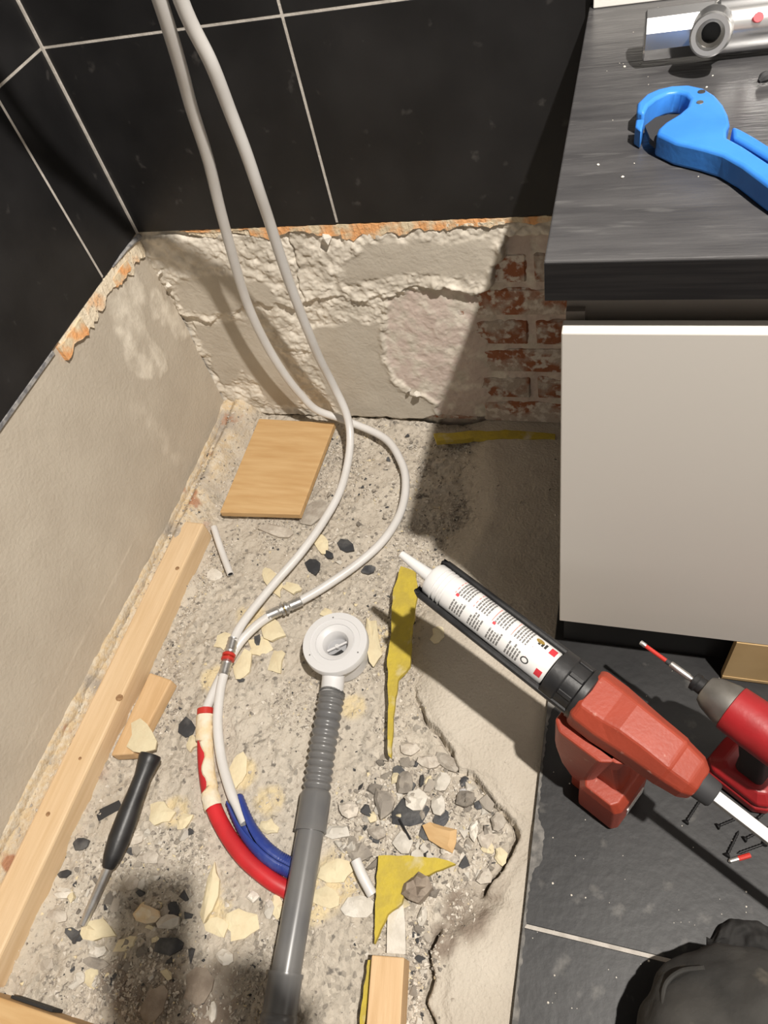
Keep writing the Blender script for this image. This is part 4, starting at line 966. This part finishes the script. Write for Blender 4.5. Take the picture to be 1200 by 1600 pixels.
flakes = [  # u, v, w, h, angle, thickness, label
 (424, 985, 46, 44, 20, .008, 'curled cream foam flake under the metal pipe coupling'),
 (432, 1033, 26, 52, 14, .006, None), (378, 1043, 34, 60, 18, .007, 'broad cream foam flake beside the red-ringed coupling'),
 (405, 1012, 44, 34, 30, .005, None), (350, 1000, 26, 40, 40, .005, None),
 (503, 848, 26, 40, -8, .006, 'cream foam flake beside a dark shard near the looping pipes'), (424, 905, 26, 62, -32, .006, 'long cream foam flake crossed by the white pipe'), (456, 918, 34, 18, 25, .005, None),
 (582, 1002, 30, 92, -10, .010, 'tall curved foam flake leaning beside the white drain'), (510, 957, 22, 20, 10, .005, None),
 (222, 1152, 50, 62, 10, .008, 'cream foam flake between batten and screwdriver handle'), (250, 1270, 46, 44, 0, .008, 'rounded cream foam flake beside the screwdriver handle'), (288, 1282, 36, 22, -35, .006, None),
 (328, 1400, 24, 104, 10, .009, 'long finger-shaped foam flake below the red sleeve'), (376, 1446, 62, 54, 5, .007, 'largest flat cream foam flake beside the grey pipe'), (340, 1450, 40, 34, 20, .006, None),
 (152, 1455, 64, 36, -6, .012, 'cream foam lump at the tip of the screwdriver'), (145, 1530, 30, 38, 10, .006, None), (195, 1475, 46, 20, -35, .006, None),
 (525, 1365, 60, 44, -12, .008, 'cream foam crust against the grey pipe, by the short pipe offcut'), (505, 1402, 56, 40, 0, .008, None), (433, 1418, 26, 44, -8, .007, None), (462, 1385, 24, 60, 8, .006, None),
 (372, 1205, 30, 66, 8, .003, 'thin flat foam smear between the white pipe and grey hose'), (420, 1292, 34, 30, 0, .008, None), (783, 1338, 22, 36, -20, .008, None), (762, 1325, 24, 20, 30, .008, None),
 (582, 1275, 18, 22, 0, .007, None), (500, 1180, 26, 30, 20, .003, None), (684, 993, 24, 30, 10, .004, 'small cream flake in the shadow of the sealant gun'), (390, 985, 20, 30, 30, .005, None), (300, 1160, 20, 30, 20, .006, None)]
for i, (u, v, w, h, a, th, lab) in enumerate(flakes):
    chip('foam_flake', lab or f'{szw(w, h)} cream foam flake near {near(u, v)}', 'foam flake', 'foam', u, v, w * 1.1, h * 1.1, a, th, seed=i, n=10, jag=.45, group=f'cream foam flakes near {near(u, v)}' if not lab else None, lift=.031 if lab and 'between batten' in lab else (.001 if th < .009 else .002))
shards = [(292, 1137, 36, 42, 0, .004, 'dark grey tile shard beside the foam-crusted pipe'), (540, 852, 36, 26, 35, .005, 'dark tile shard between the two looping pipes'), (489, 884, 26, 34, -15, .004, 'dark tile shard under the white pipe'), (514, 866, 22, 14, 30, .004, None), (574, 890, 30, 16, -20, .003, None), (263, 1478, 56, 34, -14, .008, 'thick black tile shard beside the sandy block'), (641, 1272, 66, 56, -10, .006, 'scratched black tile shard in the heap of rubble'), (688, 1278, 34, 40, 20, .006, 'black tile shard under the grey domed stone'), (665, 1300, 26, 34, 0, .005, None), (622, 1205, 22, 24, 0, .005, None), (128, 1318, 36, 24, -20, .006, 'curved black shard lying against the long batten'), (115, 1460, 44, 24, 18, .004, None), (270, 1420, 24, 34, 0, .006, None), (312, 1160, 20, 12, 20, .003, None), (402, 1000, 14, 22, 0, .003, None), (205, 1330, 20, 14, 0, .003, None), (376, 1062, 16, 10, 0, .003, None), (724, 1222, 16, 18, 0, .005, None), (748, 1258, 16, 18, 0, .005, None), (100, 1365, 26, 14, -25, .004, None), (640, 1226, 20, 20, 0, .005, None), (450, 1340, 14, 12, 0, .003, None)]
for i, (u, v, w, h, a, th, lab) in enumerate(shards):
    chip('tile_shard', lab or f'{szw(w, h)} black tile shard near {near(u, v)}', 'tile shard', 'shard', u, v, w, h, a, th, seed=50 + i, n=7, jag=.35, dome=.05, group=None if lab else f'black tile shards near {near(u, v)}', lift=.002)
tag(chip('tape_strip', None, None, 'dark_rubber', 170, 1266, 46, 20, -24, .002, px=[(149, 1268), (186, 1250), (192, 1262), (154, 1283)]), 'short strip of black tape beside the screwdriver handle', 'tape')
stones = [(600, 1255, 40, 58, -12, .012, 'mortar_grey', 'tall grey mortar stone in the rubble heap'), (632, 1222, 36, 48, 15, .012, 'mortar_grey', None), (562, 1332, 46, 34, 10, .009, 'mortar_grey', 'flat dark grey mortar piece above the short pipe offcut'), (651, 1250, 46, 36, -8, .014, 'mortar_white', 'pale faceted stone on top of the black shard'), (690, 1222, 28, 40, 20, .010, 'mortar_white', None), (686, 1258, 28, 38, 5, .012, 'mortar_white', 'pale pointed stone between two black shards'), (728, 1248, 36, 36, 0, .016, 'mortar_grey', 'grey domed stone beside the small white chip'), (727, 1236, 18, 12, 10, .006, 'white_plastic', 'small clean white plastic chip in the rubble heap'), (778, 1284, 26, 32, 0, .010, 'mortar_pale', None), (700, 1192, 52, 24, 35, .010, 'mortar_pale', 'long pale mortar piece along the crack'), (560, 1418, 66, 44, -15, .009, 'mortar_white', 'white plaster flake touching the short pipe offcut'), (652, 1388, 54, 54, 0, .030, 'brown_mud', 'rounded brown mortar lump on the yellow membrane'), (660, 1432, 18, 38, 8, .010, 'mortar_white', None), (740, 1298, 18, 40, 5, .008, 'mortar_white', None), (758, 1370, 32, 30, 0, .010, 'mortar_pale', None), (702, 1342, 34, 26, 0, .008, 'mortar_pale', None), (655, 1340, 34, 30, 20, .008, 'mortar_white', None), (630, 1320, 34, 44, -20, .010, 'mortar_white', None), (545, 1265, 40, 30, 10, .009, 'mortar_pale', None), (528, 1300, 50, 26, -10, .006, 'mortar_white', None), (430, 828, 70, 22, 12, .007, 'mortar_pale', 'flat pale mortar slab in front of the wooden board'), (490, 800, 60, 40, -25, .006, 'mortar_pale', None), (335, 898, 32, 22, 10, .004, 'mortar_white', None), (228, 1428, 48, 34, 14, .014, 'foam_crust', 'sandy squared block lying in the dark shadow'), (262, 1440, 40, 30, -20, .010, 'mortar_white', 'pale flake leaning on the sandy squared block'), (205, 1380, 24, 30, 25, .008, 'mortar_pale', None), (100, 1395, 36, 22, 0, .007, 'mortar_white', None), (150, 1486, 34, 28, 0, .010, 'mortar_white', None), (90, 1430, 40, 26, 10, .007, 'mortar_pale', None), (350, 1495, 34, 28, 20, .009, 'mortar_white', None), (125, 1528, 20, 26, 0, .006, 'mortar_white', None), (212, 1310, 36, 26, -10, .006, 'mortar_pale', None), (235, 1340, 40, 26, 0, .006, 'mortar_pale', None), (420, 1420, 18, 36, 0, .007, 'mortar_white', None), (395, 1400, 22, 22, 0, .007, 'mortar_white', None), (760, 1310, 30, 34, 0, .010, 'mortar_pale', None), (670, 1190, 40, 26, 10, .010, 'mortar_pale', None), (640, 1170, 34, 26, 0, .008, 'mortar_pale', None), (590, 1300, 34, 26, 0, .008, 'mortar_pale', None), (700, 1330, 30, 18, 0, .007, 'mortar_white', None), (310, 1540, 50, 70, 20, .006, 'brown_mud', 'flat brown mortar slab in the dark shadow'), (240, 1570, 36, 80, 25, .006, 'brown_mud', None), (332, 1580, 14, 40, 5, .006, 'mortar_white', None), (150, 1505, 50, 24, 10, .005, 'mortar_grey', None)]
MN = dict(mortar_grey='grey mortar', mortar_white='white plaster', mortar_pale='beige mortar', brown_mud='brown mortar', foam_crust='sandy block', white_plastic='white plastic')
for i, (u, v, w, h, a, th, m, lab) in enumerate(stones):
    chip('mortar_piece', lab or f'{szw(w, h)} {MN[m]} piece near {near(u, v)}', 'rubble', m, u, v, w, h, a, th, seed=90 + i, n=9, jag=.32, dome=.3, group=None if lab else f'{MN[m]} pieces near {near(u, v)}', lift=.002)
tag(chip('plaster_strip', None, None, 'mortar_white', 618, 1455, 30, 76, 0, .006, lift=.004, px=[(606, 1422), (614, 1416), (622, 1420), (630, 1412), (633, 1440), (634, 1491), (604, 1489), (605, 1450)]), 'white oblong plaster strip touching the square pine offcut', 'plaster')
tag(chip('wood_chip', None, None, 'wood_x', 690, 1307, 50, 36, 0, .016, px=[(660, 1290), (672, 1285), (690, 1291), (714, 1297), (713, 1316), (707, 1333), (690, 1325), (670, 1312)], lift=.006), 'broken pine wood chip on top of the rubble heap', 'wood chip')
slab_px('wire_nail', 'screw', [(622, 1280), (640, 1312), (643, 1311), (625, 1279)], .014, .002, 'thin rusty nail lying across the black shard', 'nail', True)

# ------------------------------------------------------------------ loose chips (individuals) and fine grit (stuff)
def hull(s, k, flat):
    bm = bmesh.new(); r = random.Random(s)
    for _ in range(k): 
        v = Vector((r.gauss(0, 1), r.gauss(0, 1), r.gauss(0, 1))).normalized() * (.75 + .25 * r.random()); bm.verts.new((v.x, v.y * (.6 + .3 * r.random()), v.z * flat))
    h = bmesh.ops.convex_hull(bm, input=bm.verts)
    bmesh.ops.delete(bm, geom=[e for e in h['geom_interior'] if isinstance(e, bmesh.types.BMVert)], context='VERTS')
    me = bpy.data.meshes.new('rubble_chip'); bm.to_mesh(me); bm.free(); return me
mats_c = ['mortar_pale', 'mortar_white', 'mortar_grey', 'shard', 'foam']
protos = {m: [hull(10 * i + k, 8 + k % 3, .32 + .16 * (k % 3)) for k in range(7)] for i, m in enumerate(mats_c)}
for m in mats_c:
    for me in protos[m]: me.materials.append(MT[m])
ZONES = [  # px polygon, number of chips, size px range, weight of materials
 ([(590, 1180), (690, 1190), (750, 1230), (795, 1300), (770, 1360), (700, 1400), (640, 1420), (520, 1330), (560, 1230)], 125, (11, 34), (8, 7, 5, 3, 1), 'in the heap above the yellow membrane'),
 ([(190, 1290), (330, 1290), (320, 1390), (330, 1590), (60, 1560), (90, 1420), (130, 1330)], 90, (9, 27), (7, 7, 4, 3, 1), 'beside the lying screwdriver'),
 ([(545, 680), (625, 700), (640, 660), (740, 700), (700, 860), (620, 860), (480, 900), (420, 850), (500, 790)], 45, (8, 20), (7, 4, 4, 3, 0), 'under the looping white pipes'),
 ([(640, 1430), (670, 1440), (660, 1600), (635, 1600), (635, 1500)], 26, (8, 20), (6, 6, 3, 3, 0), 'beside the square pine offcut')]
LABC = {'mortar_pale': 'beige mortar chip', 'mortar_white': 'off-white plaster chip', 'mortar_grey': 'grey mortar chip', 'shard': 'black splinter', 'foam': 'yellowish foam crumb'}
keep_out = [(np.array(bd)[:, :2], .0)]
def blocked(x, y):
    b4 = [(p[0], p[1]) for p in bd]
    if inpoly(np.array([x]), np.array([y]), b4)[0]: return True
    if x < .082: return True
    for (p, q, r) in ((G[3], G[7], .03), (G[0], G[3], .028)):
        if polydist(np.array([x]), np.array([y]), [(p[0], p[1]), (q[0], q[1])], False)[0] < r: return True
    return math.hypot(x - dcx, y - dcy) < .062
for (poly, cnt, (s0_, s1_), wts, where) in ZONES:
    us = [p[0] for p in poly]; vs_ = [p[1] for p in poly]; k = 0; tries = 0
    while k < cnt and tries < 5000:
        tries += 1; u = rng.uniform(min(us), max(us)); v = rng.uniform(min(vs_), max(vs_))
        if not inpoly(np.array([u]), np.array([v]), poly)[0]: continue
        p = PF(u, v)
        if blocked(p[0], p[1]): continue
        m = rng.choices(mats_c, wts)[0]; sz = (s0_ + (s1_ - s0_) * rng.random() ** 2) * .5 * .00105
        o = link('rubble_chip', rng.choice(protos[m]), None, None, (p[0], p[1], p[2] + sz * .38))
        o.scale = (sz, sz, sz); o.rotation_euler = (rng.uniform(-.4, .4), rng.uniform(-.4, .4), rng.uniform(0, 6.28))
        big = 'coarse' if sz > (.5 * s0_ + .3 * s1_) * .5 * .00105 * 1.25 else 'fine'
        tag(o, f'{big} {LABC[m]} {where}', 'rubble', f'{big} {LABC[m]}s {where}'); k += 1

def grit_mat():
    m, nt, b = new_mat('mixed_grit'); L = nt.links.new
    b.inputs['Roughness'].default_value = .95; b.inputs['Specular IOR Level'].default_value = .2
    g = N(nt, 'ShaderNodeNewGeometry'); cr = N(nt, 'ShaderNodeValToRGB'); L(g.outputs['Random Per Island'], cr.inputs['Fac'])
    e = cr.color_ramp; e.interpolation = 'CONSTANT'
    cols = [(0, (.46, .41, .345)), (.25, (.56, .51, .435)), (.5, (.65, .60, .525)), (.70, (.35, .31, .265)), (.84, (.24, .215, .185)), (.94, (.07, .07, .07)), (.965, (.70, .60, .40))]
    e.elements[0].color = (*cols[0][1], 1); e.elements[1].position = cols[1][0]; e.elements[1].color = (*cols[1][1], 1)
    for pz_, c in cols[2:]: el = e.elements.new(pz_); el.color = (*c, 1)
    L(cr.outputs['Color'], b.inputs['Base Color']); return m
def grit(n):
    V_ = []; F_ = []; base = 0
    pro = []
    for k in range(6):
        me = hull(300 + k, 7, .55); pro.append((np.array([v.co[:] for v in me.vertices]), [tuple(p.vertices) for p in me.polygons])); bpy.data.meshes.remove(me)
    cnt = 0
    X = nrng.uniform(.0, PIT_X, n * 6); Y = nrng.uniform(-1.13, .0, n * 6)
    D = ledge_d(X, Y)
    dens = (1 - sstep(-.015, .03, D)) * (.07 + 1.2 * sstep(-.02, .38, fbm(X, Y, 11, 3)))
    dens = np.where(X < .085, .25 * (X > .006), dens); dens = np.maximum(dens, .004)
    keep = nrng.random(n * 6) < dens; X = X[keep][:n]; Y = Y[keep][:n]; Z = zf(X, Y)
    S = .0011 + .0042 * nrng.random(len(X)) ** 3.2
    for (poly, cnt, *_r) in ZONES:      # coarser gravel where the rubble is heaped
        w = [PZ(u, v, -.03)[:2] for u, v in poly]; wx0, wy0 = np.min(w, 0); wx1, wy1 = np.max(w, 0)
        qx = nrng.uniform(wx0, wx1, cnt * 60); qy = nrng.uniform(wy0, wy1, cnt * 60); ok = inpoly(qx, qy, w) & (qx > .085) & (ledge_d(qx, qy) < .0)
        qx, qy = qx[ok][:cnt * 18], qy[ok][:cnt * 18]
        X = np.concatenate([X, qx]); Y = np.concatenate([Y, qy]); Z = np.concatenate([Z, zf(qx, qy)]); S = np.concatenate([S, .0018 + .0045 * nrng.random(len(qx)) ** 2])
    vv = []; ff = []
    for x, y, z, s in zip(X, Y, Z, S):
        v, f = pro[nrng.integers(6)]; a = nrng.uniform(0, 6.28); c_, s_ = math.cos(a), math.sin(a)
        w = v * s; vv.append(np.stack([w[:, 0] * c_ - w[:, 1] * s_ + x, w[:, 0] * s_ + w[:, 1] * c_ + y, w[:, 2] + z + s * .2], 1))
        ff += [tuple(base + i for i in t) for t in f]; base += len(v)
    me = bpy.data.meshes.new('rubble_grit'); me.from_pydata(np.concatenate(vv).tolist(), [], ff); me.materials.append(grit_mat())
    o = bpy.data.objects.new('rubble_grit', me); col.objects.link(o); return o
tag(grit(26000), 'fine grey and cream mortar grit strewn over the pit', 'grit', kind='stuff')
# crumbs of dust on the tiles and worktop
cm = MB()
for i in range(105):
    p = PZ(rng.uniform(815, 1190), rng.uniform(1040, 1590), 0) if i < 80 else PZ(rng.uniform(930, 1180), rng.uniform(0, 330), CTOP)
    if i < 80 and p[0] < PIT_X + .01: continue
    s_ = .0005 + .0011 * rng.random() ** 2.5
    cm.lathe([(0, s_ * .6), (s_ * .5, s_), (s_, s_ * .3)], p, (rng.uniform(-.3, .3), rng.uniform(-.3, .3), 1), 5)
tag(cm.build('dust_crumbs', 'mortar_white', smooth=0), 'tiny pale crumbs sprinkled over black tiles and worktop', 'crumbs', kind='stuff')

# ------------------------------------------------------------------ the kneeling person taking the picture
def skin_obj(name, m, verts, edges, radii, parent=None, sub=2):
    me = bpy.data.meshes.new(name); me.from_pydata([tuple(float(c) for c in v) for v in verts], edges, [])
    o = link(name, me, m, parent)
    sk = o.modifiers.new('skin', 'SKIN')
    for i, r in enumerate(radii):
        d = me.skin_vertices[0].data[i]; d.radius = (r, r) if not hasattr(r, '__len__') else r; d.use_root = (i == 0)
    sk.use_smooth_shade = True
    s_ = o.modifiers.new('sub', 'SUBSURF'); s_.levels = sub; s_.render_levels = sub
    return o
KN = V(1.050, -.965, .072)
def chain(start, pts):   # helper for connected edges
    return pts
pv = [V(1.22, -1.42, .36), V(1.20, -1.44, .52), V(1.16, -1.42, .72), V(1.12, -1.40, .86), V(1.09, -1.38, .95), V(1.07, -1.36, 1.04),      # pelvis..neck..head base
      V(1.05, -1.345, 1.10), V(1.035, -1.335, 1.17), V(1.04, -1.345, 1.23),
      V(.98, -1.34, .87), V(.93, -1.30, .74), V(.905, -1.17, .86), V(.893, -1.085, .955),                                              # left arm to wrist
      V(1.27, -1.42, .87), V(1.32, -1.36, .70), V(1.28, -1.20, .60),                                                                    # right arm resting on thigh
      V(.886, -1.052, .99), V(.880, -1.034, 1.015)]
pe = [(0, 1), (1, 2), (2, 3), (3, 4), (4, 5), (5, 6), (6, 7), (7, 8), (3, 9), (9, 10), (10, 11), (11, 12), (3, 13), (13, 14), (14, 15), (12, 16), (16, 17)]
prd = [.13, .125, .14, .13, .06, .055, .08, .095, .075, .06, .048, .04, .03, .06, .048, .035, (.034, .02), (.03, .016)]
# five fingers of the hand that holds the phone
fb = len(pv)
for k in range(4):
    b0 = pv[17] + rt * (.008 - .004 * k) * 1 + (-dn) * (.022 * k - .028) - fw * .004
    pv += [b0, b0 - rt * .020 - fw * .010, b0 - rt * .042 - fw * .004]; i0 = fb + 3 * k
    pe += [(17, i0), (i0, i0 + 1), (i0 + 1, i0 + 2)]; prd += [.009, .0085, .007]
i0 = len(pv); tb = pv[16] - rt * .012 + fw * .0
pv += [tb - dn * .012, tb - dn * .038 - rt * .010, tb - dn * .058 - rt * .018]; pe += [(16, i0), (i0, i0 + 1), (i0 + 1, i0 + 2)]; prd += [.012, .010, .008]
person = thing('person', 'kneeling person in dirty black work trousers on the black tiles', 'person', (KN[0], KN[1], 0))
def rel(vs): return [v - np.array(person.location) for v in vs]
skin_obj('body', 'skin', rel(pv), pe, prd, person)
jv = pv[:4] + [pv[9], pv[10], pv[11], pv[13], pv[14], pv[15]]
skin_obj('jacket', 'cloth', rel(jv), [(0, 1), (1, 2), (2, 3), (3, 4), (4, 5), (5, 6), (3, 7), (7, 8), (8, 9)], [.15, .15, .165, .14, .078, .066, .055, .078, .066, .05], person)
tr = MB()
def ell(c, h, nu=20, nv=12):
    vs = []; fs = []
    for k in range(nv + 1):
        t = math.pi * k / nv
        for m_ in range(nu): vs.append((c[0] + h[0] * max(math.sin(t), .02) * math.cos(6.28319 * m_ / nu), c[1] + h[1] * max(math.sin(t), .02) * math.sin(6.28319 * m_ / nu), c[2] - h[2] * math.cos(t)))
    for k in range(nv):
        for m_ in range(nu): fs.append((k * nu + m_, k * nu + (m_ + 1) % nu, (k + 1) * nu + (m_ + 1) % nu, (k + 1) * nu + m_))
    fs += [tuple(range(nu - 1, -1, -1)), tuple(nv * nu + m_ for m_ in range(nu))]; tr.add(vs, fs)
KE, KH = (1.036, -.980, .078), (.130, .126, .084)
ell(KE, KH)
tr.tube(crom([V(1.060, -.99, .085), V(1.09, -1.12, .16), V(1.15, -1.30, .26), V(1.21, -1.42, .32)], 5), [.092 + .03 * i / 15 for i in range(16)], 16)
tr.tube(crom([V(1.055, -1.00, .07), V(1.08, -1.15, .067), V(1.12, -1.42, .062)], 5), [.066 - .012 * i / 10 for i in range(11)], 14)
tr.tube(crom([V(1.21, -1.42, .32), V(1.32, -1.30, .34), V(1.42, -1.06, .40)], 5), [.13 - .045 * i / 10 for i in range(11)], 16)
tr.tube(crom([V(1.425, -1.05, .40), V(1.44, -1.03, .25), V(1.43, -1.06, .06)], 5), [.08 - .025 * i / 10 for i in range(11)], 14)
o = tr.build('trousers', 'trouser', person, smooth=0)
rm = o.modifiers.new('merge', 'REMESH'); rm.mode = 'VOXEL'; rm.voxel_size = .009; rm.use_smooth_shade = True
sm2 = o.modifiers.new('soften', 'SMOOTH'); sm2.iterations = 6; sm2.factor = .5
tx = bpy.data.textures.new('wrinkle', 'CLOUDS'); tx.noise_scale = .055; tx.noise_depth = 2
dp = o.modifiers.new('wrinkle', 'DISPLACE'); dp.texture = tx; dp.texture_coords = 'LOCAL'; dp.strength = .020; dp.mid_level = .5
def on_knee(u, v):
    d = ray(u, v); q = (CAM - np.array(KE)) / np.array(KH); e = d / np.array(KH)
    A_, B_, C_ = e @ e, 2 * q @ e, q @ q - 1.0; D_ = max(B_ * B_ - 4 * A_ * C_, 0)
    return CAM + d * ((-B_ - math.sqrt(D_)) / (2 * A_))
MB().tube(crom([on_knee(1100, 1512), on_knee(1065, 1517), on_knee(1042, 1535), on_knee(1036, 1562), on_knee(1042, 1600), on_knee(1050, 1640)], 6), .0026, 8).build('trouser_seam', 'trouser', person)
hv = [V(1.05, -1.37, 1.20), V(1.055, -1.385, 1.26)]
skin_obj('hair', 'hair', rel(hv), [(0, 1)], [.098, .075], person)
ph_c = CAM - fw * .016 + rt * (-.027) + (-dn) * (-.022)
PM = Matrix(((rt[0], -dn[0], -fw[0], ph_c[0]), (rt[1], -dn[1], -fw[1], ph_c[1]), (rt[2], -dn[2], -fw[2], ph_c[2]), (0, 0, 0, 1)))
phn = thing('phone', 'dark smartphone held up in the hand of the kneeling person', 'phone', ph_c)
MB().box((-.034, -.078, -.004), (.034, .078, .004), PM).build('phone_body', 'phone', phn, smooth=0, bevel=.003)
# crumpled black cloth in front of the knee
r0, r1, r2 = PZ(1106, 1492, .01), PZ(1260, 1532, .01), PZ(1122, 1440, .01)
eu = (r1 - r0); ev = (r2 - r0); ev = ev - eu * (ev @ eu) / (eu @ eu); ev = ev / np.linalg.norm(ev) * .050
ra = np.linspace(0, 1, 46); rb2 = np.linspace(0, 1, 22)
def ragpos(a, b):
    ea = np.sin(np.pi * np.clip(a * 6, 0, .5)); eb = np.sin(np.pi * b) ** .5
    rag_ = 1 + .10 * fbm(b, b * 0 + 2, 9, 2) * (a < .2)
    tp = .45 + .55 * sstep(.0, .3, a + .1 * fbm(b, a, 6, 2)); x = r0[0] + eu[0] * a * rag_ + ev[0] * (tp * b + .12 * fbm(a, a * 0, 7, 2)); y = r0[1] + eu[1] * a + ev[1] * (tp * b + .12 * fbm(a, a * 0, 7, 2))
    z = .002 + ea * eb * (.020 + .016 * fbm(a * 1.2, b * .5, 7, 3))
    return x, y, np.maximum(z, .0015)
rme = grid_mesh('black_rag', ra, rb2, ragpos); rme.materials.append(MT['cloth'])
rg = bpy.data.objects.new('black_rag', rme); col.objects.link(rg); tag(rg, 'crumpled black rag lying on the tile in front of the knee', 'cloth')
